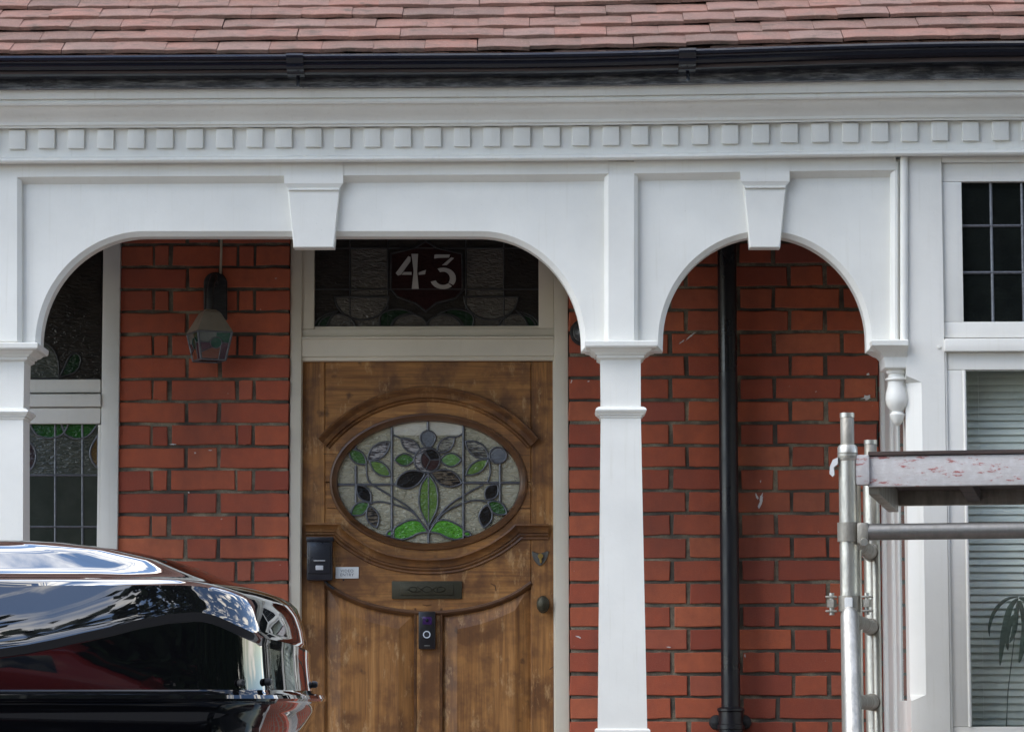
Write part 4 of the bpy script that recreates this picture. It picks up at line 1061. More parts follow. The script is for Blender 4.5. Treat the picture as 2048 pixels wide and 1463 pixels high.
# black key safe
kb = empty('key_safe', (UX(639, YD), YD, UZ(1158, YD))); tag(kb, 'black box with a small silver button, fixed at the left of the door', 'key safe')
def K(o): return into(o, kb)
K(Dbox('body', 614, 1078, 665, 1160, YD - 0.045, YD - 0.0005, 'plastic_black', None, 0.007))
K(Dbox('lid_lip', 613, 1073, 667, 1082, YD - 0.052, YD - 0.0008, 'plastic_black', None, 0.003))
K(Dbox('front_cover', 618, 1085, 661, 1146, YD - 0.051, YD - 0.044, 'plastic_black', None, 0.004))
K(Dbox('label_slot', 626, 1118, 654, 1123, YD - 0.0525, YD - 0.050, 'bell_body', None, 0.0005))
K(Dbox('silver_bar', 628, 1119.6, 651, 1121.2, YD - 0.0535, YD - 0.052, 'button_grey', None, 0.0003))
K(Dbox('button', 632, 1130, 647, 1139, YD - 0.0545, YD - 0.050, 'button_grey', None, 0.001))
K(tube('cable', [U(648, 1158, YD - 0.01), U(656, 1168, YD - 0.012), U(668, 1177, YD - 0.008)], 0.005, 'plastic_black', None, 8))

# notice
ns = empty('notice_plate', (UX(695, YD), YD, UZ(1156, YD))); tag(ns, 'small white plate reading VIDEO ENTRY on the door', 'sign')
into(Dbox('plate', 672, 1133, 718, 1156, YD - 0.004, YD - 0.0005, 'sign_white', None, 0.001), ns)
def text_mesh(body, size, loc, mat, par, name='lettering'):
    cu = bpy.data.curves.new('t', 'FONT'); cu.body = body; cu.size = size; cu.align_x = 'CENTER'; cu.align_y = 'CENTER'; cu.extrude = 0.0004; cu.space_line = 0.95; cu.space_character = 1.12; cu.offset = 0.0
    to = bpy.data.objects.new('t', cu); COL.objects.link(to)
    bpy.context.view_layer.update()
    me = bpy.data.meshes.new_from_object(to.evaluated_get(bpy.context.evaluated_depsgraph_get()))
    bpy.data.objects.remove(to)
    for v in me.vertices: v.co = Vector((v.co.x + loc[0], loc[1] - v.co.z, v.co.y + loc[2]))
    me.materials.clear(); me.materials.append(MAT[mat]); me.name = name
    return into(link(bpy.data.objects.new(name, me)), par)
pn = U(694, 1145, YD - 0.0045)
text_mesh('VIDEO\nENTRY', 0.0142, pn, 'ink', ns)
into(lathe('screw', [(0.0001, 0.004), (0.003, 0.004), (0.003, 0.0)], tuple(U(687, 1159, YD)), 'iron_black', None, 10, 'y'), ns)

# video doorbell
vb = empty('video_doorbell', (UX(854, YD), YD, UZ(1297, YD))); tag(vb, 'slim black video doorbell with a pale ring button in the middle of the door', 'doorbell')
def Vb(o): return into(o, vb)
Vb(Dbox('body', 837.5, 1222, 871, 1297, YD - 0.024, YD + 0.0005, 'bell_body', None, 0.004))
Vb(Dbox('camera_window', 845, 1232, 864, 1248, YD - 0.0252, YD - 0.022, 'bell_purple', None, 0.002))
Vb(lathe('lens', [(0.0055, 0.0), (0.0055, 0.002), (0.0003, 0.003)], tuple(U(854, 1240, YD - 0.025)), 'car_glass', None, 16, 'y'))
cc = U(853.5, 1268, YD - 0.024)
Vb(sweep('button_ring', [(cc.x + 0.0112 * math.cos(R(a)), cc.z + 0.0112 * math.sin(R(a))) for a in range(0, 360, 15)], [(-0.0019, -0.001), (-0.0015, 0.0012), (0.0015, 0.0012), (0.0019, -0.001)], cc.y, 'bell_ring', None, True))
Vb(lathe('button', [(0.009, 0.0), (0.009, 0.0008), (0.0003, 0.0002)], tuple(cc), 'plastic_black', None, 20, 'y'))
Vb(Dbox('name_bar', 849, 1289, 860, 1291.5, YD - 0.0245, YD - 0.023, 'pewter', None, 0.0003))

# ------------------------------------------------------------------ blind and plant in the bay
bl_y = YB + 0.16
blind = empty('venetian_blind', (x_gl + 0.3, bl_y, UZ(1452, bl_y))); tag(blind, 'pale venetian blind hanging inside the bay window', 'blind')
bm = bmesh.new()
sw = 0.62; nsl = 52; zt_, zb_ = UZ(735, bl_y), UZ(1470, bl_y)
pr = []
for i in range(5):
    t = i / 4 - 0.5; pr.append((0.020 * t * 0.55, 0.027 * t, 0.0016 * (1 - (2 * t) ** 2)))
V = []; Fc = []
for j in range(9):
    x = -sw / 2 + sw * j / 8
    for (yy, z, c) in pr: V.append((x, yy - c, z))
for j in range(8):
    for i in range(4): Fc.append((j * 5 + i, (j + 1) * 5 + i, (j + 1) * 5 + i + 1, j * 5 + i + 1))
sme = bpy.data.meshes.new('slat'); sme.from_pydata(V, [], Fc); sme.update(); sme.materials.append(MAT['slat'])
for pl in sme.polygons: pl.use_smooth = True
for i in range(nsl):
    z = zt_ + (zb_ - zt_) * i / (nsl - 1)
    o = bpy.data.objects.new('slat', sme); link(o); o.location = (x_gl + 0.305, bl_y, z)
    o.rotation_euler = (random.uniform(-0.09, 0.09), random.uniform(-1, 1) * 0.004, 0)
    o.parent = blind; o.matrix_parent_inverse = Matrix.Translation(-blind.location)
into(box('head_rail', x_gl - 0.005, x_gl + 0.615, bl_y - 0.015, bl_y + 0.015, zt_ + 0.012, zt_ + 0.04, 'slat', None), blind)
for xx in (0.06, 0.30, 0.54): into(tube('ladder_cord', [(x_gl + xx, bl_y - 0.012, zb_), (x_gl + xx, bl_y - 0.012, zt_)], 0.0008, 'slat', None, 5), blind)

py_ = YB + 0.105
plant = empty('potted_plant', (UX(2012, py_), py_, UZ(1500, py_))); tag(plant, 'potted plant with dark drooping leaves behind the bay window glass', 'plant')
into(lathe('pot', [(0.032, 0.0), (0.042, 0.06), (0.045, 0.062), (0.045, 0.075), (0.038, 0.075), (0.036, 0.06)], (plant.location.x, py_, plant.location.z), 'pot', None, 20), plant)
def Pm(px, py): p = U(px, py, py_); return p
into(tube('stem', [Pm(2012, 1462), Pm(2016, 1380), Pm(2028, 1280), Pm(2036, 1190)], [0.002, 0.0018, 0.0016, 0.0012], 'plant_leaf', None, 6), plant)
def droop(pts, w):
    P = [Pm(*q) for q in spline(pts, 4)]; n_ = len(P); V = []; Fc = []
    for i, q in enumerate(P):
        t = (P[min(i + 1, n_ - 1)] - P[max(i - 1, 0)]).normalized(); sd_ = Vector((-t.z, 0, t.x))
        ww = w * (math.sin(math.pi * (0.06 + 0.92 * i / (n_ - 1))) ** 0.8)
        V += [q + sd_ * ww, q + Vector((0, -0.003, 0)), q - sd_ * ww]
    for i in range(n_ - 1):
        a, b_ = i * 3, i * 3 + 3; Fc += [(a, a + 1, b_ + 1, b_), (a + 1, a + 2, b_ + 2, b_ + 1)]
    into(mesh_obj('leaf', V, Fc, 'plant_leaf', None, 60), plant)
for pts, w in (([(2036, 1192), (2012, 1198), (1990, 1220), (1979, 1250), (1979, 1272)], 0.006), ([(2036, 1195), (2020, 1215), (2010, 1255), (2004, 1290), (2000, 1330)], 0.011), ([(2037, 1200), (2032, 1230), (2028, 1262), (2019, 1285)], 0.009), ([(2040, 1200), (2050, 1250), (2046, 1290), (2038, 1325)], 0.012), ([(2038, 1194), (2060, 1205), (2078, 1240), (2082, 1290)], 0.010), ([(2036, 1210), (2060, 1235), (2066, 1280)], 0.008), ([(2034, 1225), (2022, 1240), (2014, 1276), (2016, 1300)], 0.008)):
    droop(pts, w)

# ------------------------------------------------------------------ access tower
A = Vector((UX(1695, -1.97), -1.97, 0.55)); B = Vector((UX(1741, -1.02), -1.02, 0.55))
tw = empty('access_tower', tuple(A)); tag(tw, 'aluminium scaffold tower with a chipped white platform beside the bay window', 'scaffold')
def T(o): return into(o, tw)
dv = (B - A); wv = dv.normalized(); lv = Vector((wv.y, -wv.x, 0))    # lv runs along the bay, to the right
ztop = 1.6 + (1400 - 829) / (F / 9.03)
def at(s_, w_, z): return A + lv * s_ + wv * w_ + Vector((0, 0, z - 0.55))
WD = dv.length; LN = 1.85
for s_ in (0, LN):
    for w_ in (0, WD):
        T(tube('upright', [at(s_, w_, 0.55), at(s_, w_, ztop - 0.092)], 0.0256, 'galvanised', None, 20))
        T(tube('spigot', [at(s_, w_, ztop - 0.11), at(s_, w_, ztop - 0.004), at(s_, w_, ztop)], [0.0195, 0.0195, 0.0165], 'galvanised_dull', None, 20))
        T(tube('spigot_rim', [at(s_, w_, ztop - 0.012), at(s_, w_, ztop + 0.001)], 0.0205, 'galvanised', None, 20))
        T(tube('collar', [at(s_, w_, ztop - 0.135), at(s_, w_, ztop - 0.13), at(s_, w_, ztop - 0.097), at(s_, w_, ztop - 0.090)], [0.0258, 0.0282, 0.0282, 0.023], 'galvanised', None, 20))
        for dzz in (0.112, 0.122): T(tube('crimp', [at(s_, w_, ztop - dzz), at(s_, w_, ztop - dzz - 0.004)], 0.0292, 'galvanised_dull', None, 20))
    for z in (2.055, 1.825, 1.595, 1.365, 1.135, 0.905):
        T(tube('rung', [at(s_, 0.02, z), at(s_, WD - 0.02, z)], 0.0225, 'galvanised_dull', None, 16))
        T(tube('weld_collar', [at(s_, WD - 0.10, z), at(s_, WD - 0.025, z)], 0.027, 'galvanised_dull', None, 14))
        T(tube('weld_collar', [at(s_, 0.025, z), at(s_, 0.07, z)], 0.026, 'galvanised_dull', None, 14))
    T(tube('ladder_stile', [at(s_, 0.32, 0.75), at(s_, 0.32, ztop - 0.12)], 0.0135, 'galvanised', None, 14))
    T(tube('ladder_stile', [at(s_ + 0.016, WD - 0.07, 0.75), at(s_ + 0.016, WD - 0.07, ztop - 0.33)], 0.0135, 'galvanised', None, 14))
# platform: chipped side beams, dark deck
zp1 = 1.6 + (1400 - 914) / (F / 9.0); zp0 = 1.6 + (1400 - 975) / (F / 9.0)
def obox(name, s0, s1, w0, w1, z0, z1, mat, bev=0.003):
    bm = bmesh.new(); vs_ = add_box(bm, s0, s1, w0, w1, z0, z1, bev)
    M_ = Matrix(((lv.x, wv.x, 0, A.x), (lv.y, wv.y, 0, A.y), (0, 0, 1, 0), (0, 0, 0, 1)))
    for v in bm.verts: v.co = M_ @ v.co
    return T(bm_obj(name, bm, mat, None, 40))
obox('side_beam', 0.055, LN - 0.03, 0.0, 0.03, zp0, zp1, 'chipped_beam', 0.004)
obox('side_beam', 0.055, LN - 0.03, WD - 0.06, WD - 0.03, zp0, zp1, 'galvanised_dull', 0.004)
obox('deck', 0.058, LN - 0.035, -0.006, WD - 0.026, zp1 + 0.0015, zp1 + 0.013, 'plywood_dark', 0.002)
obox('deck_underside', 0.09, LN - 0.06, 0.031, WD - 0.062, zp0 + 0.045, zp0 + 0.055, 'plywood_dark', 0)
for s_ in (0.30, 0.75, 1.2, 1.6): obox('cross_member', s_, s_ + 0.04, 0.031, WD - 0.062, zp0 + 0.01, zp0 + 0.044, 'plywood_dark', 0)
obox('end_beam', 0.056, 0.088, 0.031, WD - 0.062, zp0 - 0.02, zp1 - 0.002, 'galvanised_dull', 0.003)
# cast hook clasping the upright
hk = [(-0.026, 0.012), (-0.040, 0.006), (-0.048, -0.012), (-0.050, -0.034), (-0.042, -0.042), (-0.036, -0.036), (-0.038, -0.016), (-0.026, -0.006)]
zh = UZ(925, -1.97)
M_ = [at(0, -0.008, 0)]
V = []; 
for w_ in (-0.012, 0.012):
    for sx, dz in hk: V.append(tuple(at(sx, w_ - 0.010, zh + dz)))
n_ = len(hk); o = mesh_obj('hook', V, [tuple(range(n_)), tuple(reversed(range(n_, 2 * n_)))] + [(i, (i + 1) % n_, n_ + (i + 1) % n_, n_ + i) for i in range(n_)], 'claw', None); fix_normals(o); T(o)
obox('hook_arm', 0.022, 0.062, -0.014, 0.020, zp0 + 0.004, zp1 + 0.004, 'chipped_beam', 0.008)
# horizontal brace with clamps
zb1 = 1.6 + (1400 - 1066) / (F / 9.0)
T(tube('brace', [at(0.05, -0.010, zb1), at(LN - 0.05, -0.010, zb1 + 0.004)], 0.0232, 'steel_rail', None, 20))
T(tube('clamp_band', [at(0, 0, zb1 - 0.026), at(0, 0, zb1 + 0.028)], 0.0315, 'galvanised_dull', None, 20))
obox('clamp_jaw', 0.026, 0.058, -0.034, 0.016, zb1 - 0.034, zb1 + 0.026, 'galvanised_dull', 0.006)
T(lathe('clamp_bolt', [(0.0001, 0.02), (0.010, 0.02), (0.012, 0.012), (0.012, 0.0)], tuple(at(0.044, -0.032, zb1 - 0.03)), 'galvanised', None, 12, 'y'))
# swivel coupler and stabiliser leg
zs = UZ(1207, -1.97)
T(tube('coupler_band', [at(0, 0, zs - 0.022), at(0, 0, zs + 0.022)], 0.031, 'galvanised_dull', None, 20))
for sx in (-1, 1):
    obox('coupler_flange', sx * 0.050 - 0.016, sx * 0.050 + 0.016, -0.018, 0.006, zs + 0.016, zs + 0.022, 'galvanised_dull', 0.002)
    obox('coupler_flange', sx * 0.050 - 0.016, sx * 0.050 + 0.016, -0.018, 0.006, zs - 0.024, zs - 0.018, 'galvanised_dull', 0.002)
    T(tube('coupler_bolt', [at(sx * 0.049, -0.008, zs - 0.032), at(sx * 0.049, -0.008, zs + 0.030)], 0.0075, 'galvanised', None, 10))
    T(tube('coupler_nut', [at(sx * 0.049, -0.008, zs - 0.010), at(sx * 0.049, -0.008, zs + 0.012)], 0.014, 'galvanised_dull', None, 6))
obox('coupler_tongue', -0.010, 0.012, -0.050, -0.024, zs - 0.03, zs + 0.016, 'claw', 0.003)
g0 = at(0.004, -0.058, zs - 0.020); g1 = Vector((g0.x - 0.055, A.y - 0.85, 0.56))
T(tube('stabiliser', [g0, g0.lerp(g1, 0.015), g1], [0.019, 0.0258, 0.0258], 'galvanised', None, 22))
T(tube('stabiliser_foot', [g1 + Vector((0, 0, 0.0)), g1 + Vector((0, 0, 0.03))], [0.05, 0.035], 'tyre', None, 16))

# ------------------------------------------------------------------ roof box on the parked car
XT = -0.368; YN, YFAR = -6.40, -5.58
rb = empty('roof_box', (-1.4, -5.99, 1.55)); tag(rb, 'glossy black roof box with a sculpted lid on the parked car', 'roof box')
XBK = -2.40
def outline():
    pts = []; yc = (YN + YFAR) / 2; hw = (YFAR - YN) / 2; rc = 0.10
    n_ = 44
    # near side from back to nose
    for i in range(n_): pts.append((XBK + 0.12 + (XT - 0.135 - XBK - 0.12) * i / n_, YN, 0.0, -1.0))
    cxn = XT - 0.135
    for i in range(11):       # near corner
        a = R(-90 + 72 * i / 10); pts.append((cxn + rc * math.cos(a), YN + rc + rc * math.sin(a), math.cos(a), math.sin(a)))
    x1, y1 = pts[-1][0], pts[-1][1]
    x2, y2 = x1, 2 * yc - y1
    for i in range(1, 14):    # bulged nose
        t = i / 14; y = y1 + (y2 - y1) * t; x = x1 + (XT - x1) * (1 - (2 * t - 1) ** 2)
        a = R(-18 + 36 * t); pts.append((x, y, math.cos(a), math.sin(a)))
    for i in range(11):
        a = R(18 + 72 * i / 10); pts.append((cxn + rc * math.cos(a), YFAR - rc + rc * math.sin(a), math.cos(a), math.sin(a)))
    for i in range(1, n_ + 1): pts.append((XT - 0.135 + (XBK + 0.12 - XT + 0.135) * i / n_, YFAR, 0.0, 1.0))
    for i in range(1, 12):
        a = R(90 + 90 * i / 11); pts.append((XBK + 0.12 + 0.12 * math.cos(a), YFAR - 0.12 + 0.12 * math.sin(a), math.cos(a), math.sin(a)))
    for i in range(0, 11):
        a = R(180 + 90 * i / 11); pts.append((XBK + 0.12 + 0.12 * math.cos(a), YN + 0.12 + 0.12 * math.sin(a), math.cos(a), math.sin(a)))
    return pts
OL = outline()
def lerp1(x, tab):
    if x <= tab[0][0]: return tab[0][1]
    for (a, va), (b_, vb_) in zip(tab, tab[1:]):
        if x <= b_:
            t = (x - a) / (b_ - a); t = t * t * (3 - 2 * t) * 0.35 + t * 0.65; return va + (vb_ - va) * t
    return tab[-1][1]
ctab = spline([(q_[0] + 0.077, q_[1]) for q_ in [(-2.4, 1.640), (-1.6, 1.645), (-1.15, 1.650), (-0.865, 1.672), (-0.721, 1.6995), (-0.649, 1.7165), (-0.591, 1.7245), (-0.555, 1.7215), (-0.512, 1.703), (-0.485, 1.690)]], 6)
def zcre(x, nx, y):
    z = lerp1(x, ctab)
    if nx > 0: z = min(z, 1.690) if x > -0.413 else z
    if x > -0.413: z = 1.690 - 0.030 * max(0, (y - YN - 0.05)) / 0.72
    return z
# levels: (inset on the flanks, z on the flanks, inset at the nose, z at the nose); None -> crease height
LV = [(0.16, 1.505, 0.20, 1.515), (0.05, 1.515, 0.06, 1.525), (0.016, 1.545, 0.020, 1.55), (0.004, 1.580, 0.004, 1.582), (0.000, 1.594, 0.0, 1.594), (-0.010, 1.599, -0.012, 1.599), (-0.012, 1.603, -0.014, 1.603), (-0.010, 1.608, -0.012, 1.608), (0.004, 1.6115, 0.002, 1.6115), (0.0085, 1.6155, 0.0065, 1.6155), (0.0083, 1.618, 0.007, 1.618),
      (0.0060, 'm', 0.010, 'm'), (0.0052, 'cm', 0.012, 'cm'), (0.0050, 'c0', 0.012, 'c0'), (0.0015, 'c1', 0.012, 'c1'), (0.0005, 'c2', 0.012, 'c2'), (0.003, 'c3', 0.016, 'c3'), ('b', 'c4', 0.017, 'c4'), ('b', 'u1', 0.020, 'u1'), ('b', 'u2', 0.026, 'u2'),
      ('b', 1.762, 0.033, 1.745), ('b', 1.766, 0.036, 1.748), (0.042, 1.7715, 0.043, 1.754), (0.048, 1.7745, 0.054, 1.760), (0.075, 1.7785, 0.085, 1.771), (0.11, 1.785, 0.145, 1.790), (0.15, 1.798, 0.20, 1.812), (0.20, 1.820, 0.27, 1.829), (0.25, 1.837, 0.35, 1.841), (0.30, 1.846, 0.45, 1.848), (0.36, 1.850, 0.56, 1.851), (0.405, 1.851, 0.62, 1.852)]
rings = []
for lev in LV:
    ring = []
    for (x, y, nx, ny) in OL:
        w = max(0, nx) ** 1.6 if nx > 0 else abs(nx) * 0.6
        zc = zcre(x, nx, y)
        def res(v):
            if not isinstance(v, str): return v
            return {'m': (1.616 + zc - 0.008) / 2, 'c0': zc - 0.008, 'cm': zc - 0.0125, 'c4': zc + 0.0125, 'c1': zc - 0.002, 'c2': zc + 0.002, 'c3': zc + 0.008, 'u1': (zc + 0.008) * 0.64 + 1.766 * 0.36 - 0.007 * w, 'u2': (zc + 0.008) * 0.3 + 1.766 * 0.7 - 0.014 * w}[v]
        z = res(lev[1]) * (1 - w) + res(lev[3]) * w
        fl = lev[0] if not isinstance(lev[0], str) else 0.003 + max(0.0, res(lev[1]) - zc - 0.008) * (0.30 + 1.1 * max(0.0, res(lev[1]) - zc - 0.008))
        XM = -1.42; YM = (YN + YFAR) / 2; HW = (YFAR - YN) / 2
        if ny < -0.99: y = y - 0.020 * max(0.0, 1 - ((x + 1.3915) / 0.8885) ** 2)
        ring.append((XM + (x - XM) * (XT - lev[2] - XM) / (XT - XM), YM + (y - YM) * (1 - min(fl, 0.407) / HW), z))
    rings.append(ring)
lid_i = 5
o = rings_obj('base', rings[:lid_i + 1], 'box_black', None, 50); into(o, rb)
o = rings_obj('lid', rings[lid_i:], 'box_black', None, 32); into(o, rb)
for px, py, d in ((508, 1365, 4.62), (528, 1363, 4.68), (588, 1368, 5.20), (597, 1370, 5.26), (623, 1368, 5.05)):
    yy = CAM.y + d; q = U(px, py, yy)
    best = min(range(len(OL)), key=lambda i: abs(OL[i][1] - yy) + (0 if OL[i][2] > 0.3 or (d < 4.65 and OL[i][0] > -0.52) else 9))
    x, y, nx, ny = OL[best]; zr_ = 1.6 + (1400 - py) / F * d
    c_ = Vector((x - nx * 0.004, y - ny * 0.004, zr_)); nn = Vector((nx, ny, 0)).normalized()
    into(tube('rivet', [c_ - nn * 0.004, c_ + nn * 0.002, c_ + nn * 0.005], [0.0055, 0.0055, 0.0035], 'iron_black', None, 12), rb)
for xx in (-0.95, -1.85):
    into(box('mount_foot', xx - 0.04, xx + 0.04, -6.20, -5.78, 1.478, 1.512, 'plastic_black', None), rb)

# ------------------------------------------------------------------ cars
def make_car(body_mat, bars):
    root = empty('parked_car')
    # side silhouette sections along the length (x from rear to front): width half, sill z, belt z, roof half, roof z
    S = [(-2.20, 0.70, 0.45, 0.72, 0.62, 0.80), (-2.15, 0.80, 0.32, 0.92, 0.70, 1.00), (-1.9, 0.86, 0.28, 0.98, 0.70, 1.30), (-1.6, 0.88, 0.26, 0.97, 0.66, 1.43), (-0.8, 0.89, 0.24, 0.96, 0.64, 1.46), (0.1, 0.89, 0.24, 0.95, 0.63, 1.44), (0.45, 0.89, 0.24, 0.95, 0.64, 1.36), (1.05, 0.88, 0.25, 0.93, 0.72, 0.98), (1.6, 0.86, 0.27, 0.86, 0.68, 0.90), (2.05, 0.80, 0.30, 0.74, 0.62, 0.78), (2.22, 0.66, 0.42, 0.60, 0.5, 0.64)]
    rg = []
    for x, w, z0, zb, rw, zr_ in S:
        rg.append([(x, -w * 0.9, z0), (x, -w, z0 + 0.12), (x, -w, zb - 0.06), (x, -w * 0.97, zb), (x, -rw, zr_ - 0.05), (x, -rw * 0.85, zr_), (x, 0, zr_ + 0.02), (x, rw * 0.85, zr_), (x, rw, zr_ - 0.05), (x, w * 0.97, zb), (x, w, zb - 0.06), (x, w, z0 + 0.12), (x, w * 0.9, z0)])
    rings_obj('body', rg, body_mat, root, 40)
    def yat(x, f, side):
        for a, b_ in zip(S, S[1:]):
            if a[0] <= x <= b_[0]:
                t = (x - a[0]) / (b_[0] - a[0]); w = a[1] + (b_[1] - a[1]) * t; zb = a[3] + (b_[3] - a[3]) * t; rw = a[4] + (b_[4] - a[4]) * t; zr_ = a[5] + (b_[5] - a[5]) * t
                return (x, side * (w * 0.97 * (1 - f) + rw * f + 0.006), zb * (1 - f) + (zr_ - 0.05) * f)
    for side in (-1, 1):
        for x0, x1 in ((-1.85, -1.2), (-1.12, -0.32), (-0.24, 0.62)):
            V = []; n_ = 6
            for i in range(n_ + 1):
                x = x0 + (x1 - x0) * i / n_; V += [yat(x, 0.1, side), yat(x, 0.88, side)]
            mesh_obj('side_window', V, [(2 * i, 2 * i + 2, 2 * i + 3, 2 * i + 1) for i in range(n_)], 'car_glass', root)
        for x in (-1.35, 1.38):
            c_ = (x, side * 0.80, 0.32)
            t_ = rings_obj('wheel', [[(x + r * math.cos(R(a)), side * yy, 0.32 + r * math.sin(R(a))) for a in range(0, 360, 15)] for r, yy in ((0.20, 0.70), (0.315, 0.70), (0.32, 0.74), (0.32, 0.87), (0.31, 0.905), (0.22, 0.905))], 'tyre', root, 30)
            rings_obj('rim', [[(x + r * math.cos(R(a)), side * yy, 0.32 + r * math.sin(R(a))) for a in range(0, 360, 15)] for r, yy in ((0.22, 0.80), (0.22, 0.902), (0.20, 0.90), (0.08, 0.88), (0.05, 0.90), (0.001, 0.90))], 'rim', t_, 30)
        box('headlight', 1.98, 2.10, side * 0.44, side * 0.70, 0.60, 0.72, 'lamp_lens', root, 0.02)
        box('tail_lamp', -2.19, -2.08, side * 0.56, side * 0.76, 0.74, 0.92, 'tail_lens', root, 0.02)
        box('mirror', 0.55, 0.68, side * 0.90, side * 1.06, 0.95, 1.07, body_mat, root, 0.03)
    mesh_obj('windscreen', [(0.50, -0.60, 1.345), (0.50, 0.60, 1.345), (1.02, 0.68, 1.015), (1.02, -0.68, 1.015)], [(0, 3, 2, 1)], 'car_glass', root)
    mesh_obj('rear_window', [(-1.94, -0.60, 1.27), (-1.94, 0.60, 1.27), (-2.165, 0.64, 1.0), (-2.165, -0.64, 1.0)], [(0, 1, 2, 3)], 'car_glass', root)
    if bars:
        for x in (-0.95, 0.0):
            box('roof_bar', x - 0.03, x + 0.03, -0.62, 0.62, 1.485, 1.512 - 0.035, 'plastic_black', root, 0.004)
            for side in (-1, 1): box('bar_foot', x - 0.045, x + 0.045, side * 0.53, side * 0.63, 1.38, 1.486, 'plastic_black', root, 0.01)
    return root
car = make_car('car_black', True); car.location = (-0.92, -5.99, 0.0); tag(car, 'black estate car parked at the kerb under the roof box', 'car')
red = make_car('car_red', False); red.location = (-3.0, -12.9, 0.0); red.rotation_euler[2] = math.pi; tag(red, 'red car parked at the kerb across the street', 'car')

# ------------------------------------------------------------------ across the street (seen in reflections)
def tree(loc, h, rx, trunk_h, nl, mat, seed, label):
    rnd = random.Random(seed); root = empty('street_tree', loc); tag(root, label, 'tree', None)
    rings_ = tube_rings([(0, 0, 0), (0.03, 0.02, trunk_h * 0.5), (0.0, 0.05, trunk_h), (0.1, 0.1, h * 0.62), (0.1, 0.0, h * 0.85)], [0.26, 0.2, 0.17, 0.1, 0.03], 10)
    tk = rings_obj('trunk', rings_, 'bark', root, 50)
    for k in range(7):
        a = rnd.uniform(0, 6.28); z = trunk_h + (h * 0.6 - trunk_h) * k / 7; r_ = rx * rnd.uniform(0.5, 0.8)
        tube('limb', [(0, 0.03, z), (r_ * 0.5 * math.cos(a), r_ * 0.5 * math.sin(a), z + 0.5), (r_ * math.cos(a), r_ * math.sin(a), z + 1.3)], [0.08, 0.05, 0.02], 'bark', root, 7)
    V = []; Fc = []
    cz = (trunk_h + h) / 2 + 0.2; rz = (h - trunk_h) / 2 + 0.2
    clumps = []
    for k in range(int(40 + h * 3)):
        while True:
            q = Vector((rnd.uniform(-1, 1), rnd.uniform(-1, 1), rnd.uniform(-1, 1)))
            if 0.25 < q.length < 1: break
        clumps.append((Vector((q.x * rx, q.y * rx, cz + q.z * rz)), rnd.uniform(0.5, 1.0) * rx * 0.36))
    for k in range(nl):
        c_, r_ = clumps[k % len(clumps)]
        d = Vector((rnd.gauss(0, 1), rnd.gauss(0, 1), rnd.gauss(0, 0.8))); d.normalize()
        q = c_ + d * r_ * rnd.uniform(0.35, 1.05)
        a = Vector((rnd.gauss(0, 1), rnd.gauss(0, 1), rnd.gauss(0, 1))).normalized(); b_ = a.orthogonal().normalized(); sz = rnd.uniform(0.11, 0.22)
        i = len(V); V += [q - a * sz, q + b_ * sz * 0.55, q + a * sz, q - b_ * sz * 0.55]; Fc.append((i, i + 1, i + 2, i + 3))
    mesh_obj('crown', V, Fc, mat, root)
    return root
tree((1.5, -17.6, 0.0), 17.0, 4.8, 1.0, 30000, 'leaf_dark', 1, 'tall dark street tree across the road')
tree((-6.5, -18.5, 0.0), 6.0, 2.3, 1.4, 5000, 'leaf_dark', 2, 'low rounded tree behind the red car')
tree((8.6, -17.6, 0.0), 13.0, 3.6, 2.0, 14000, 'leaf_mid', 3, 'mid green tree at the far end of the road')
tree((-2.6, -19.0, 0.0), 5.2, 2.0, 1.0, 5000, 'leaf_dark', 4, 'small dense tree between two taller trees')
tree((17.5, -17.2, 0.0), 11.0, 4.2, 1.0, 16000, 'leaf_dark', 6, 'broad dark tree behind the end of the hedge')
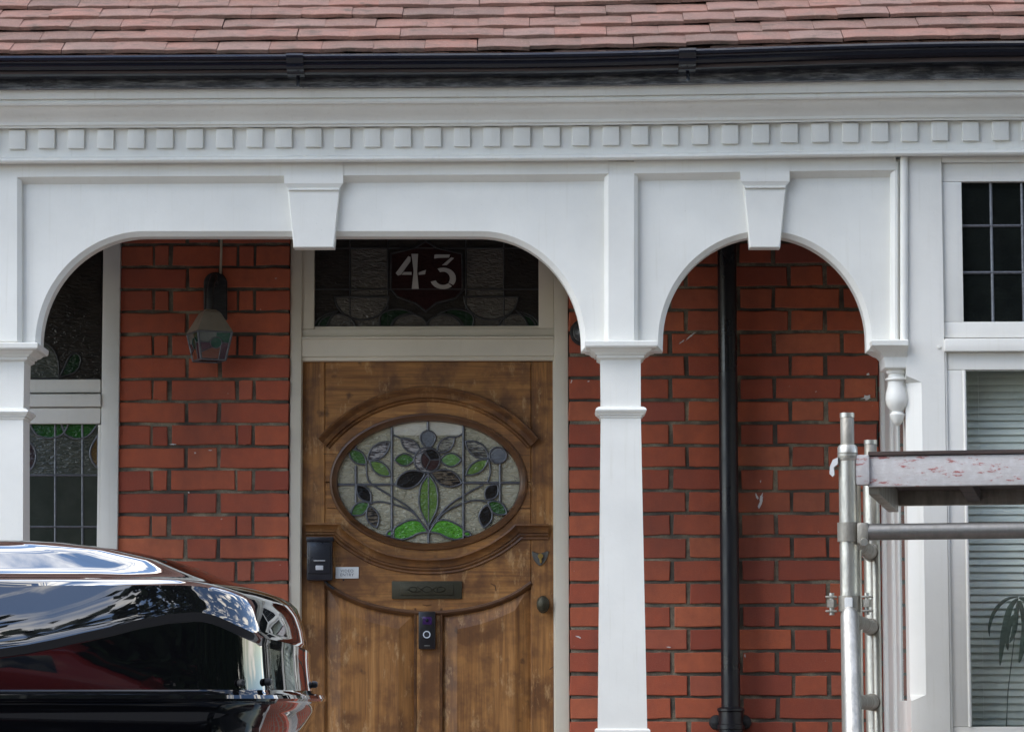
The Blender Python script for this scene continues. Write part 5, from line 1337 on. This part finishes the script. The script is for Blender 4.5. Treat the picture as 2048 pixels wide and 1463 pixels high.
tree((30.0, -15.5, 0.0), 12.0, 5.0, 1.0, 14000, 'leaf_dark', 7, 'far tree closing the end of the street')
# clipped hedge
rnd = random.Random(8); V = []; Fc = []
for k in range(40000):
    q = Vector((rnd.uniform(-11, 30), rnd.uniform(-16.9, -16.1), rnd.uniform(0.05, 2.3)))
    a = Vector((rnd.gauss(0, 1), rnd.gauss(0, 1), rnd.gauss(0, 1))).normalized(); b_ = a.orthogonal().normalized(); sz = rnd.uniform(0.08, 0.16)
    i = len(V); V += [q - a * sz, q + b_ * sz * 0.6, q + a * sz, q - b_ * sz * 0.6]; Fc.append((i, i + 1, i + 2, i + 3))
hedge = mesh_obj('hedge', V, Fc, 'leaf_dark', None); tag(hedge, 'long dark hedge along the opposite pavement', 'hedge')
def far_house(x, wall, label):
    h = empty('terraced_house', (x, -25.0, 0)); tag(h, label, 'house')
    box('wall', -3.4, 3.4, -8, 0, 0, 5.6, wall, h)
    mesh_obj('roof', [(-3.6, 0.3, 5.5), (3.6, 0.3, 5.5), (3.6, -4, 8.2), (-3.6, -4, 8.2), (-3.6, -8.3, 5.5), (3.6, -8.3, 5.5)], [(0, 1, 2, 3), (3, 2, 5, 4), (0, 3, 4), (1, 5, 2), (0, 4, 5, 1)], 'slate', h)
    box('chimney', 2.3, 3.1, -4.5, -3.5, 7.5, 9.3, 'far_brick', h)
    for wx in (-2.0, 1.4):
        for wz in (0.9, 3.3):
            w = box('window', wx - 0.7, wx + 0.7, -0.02, 0.06, wz, wz + 1.5, 'sash_paint', h)
            for sx in (-0.33, 0.33): box('pane', wx + sx - 0.27, wx + sx + 0.27, 0.05, 0.068, wz + 0.1, wz + 1.4, 'glass_bay_dark', w)
    box('door', -0.6, 0.3, -0.02, 0.06, 0.1, 2.1, 'door_blue', h)
far_house(-9.0, 'render_cream', 'cream rendered terraced house across the street')
far_house(-1.9, 'far_brick', 'red brick terraced house across the street with a blue door')
far_house(5.2, 'far_brick', 'brick terraced house behind the tall tree across the street')
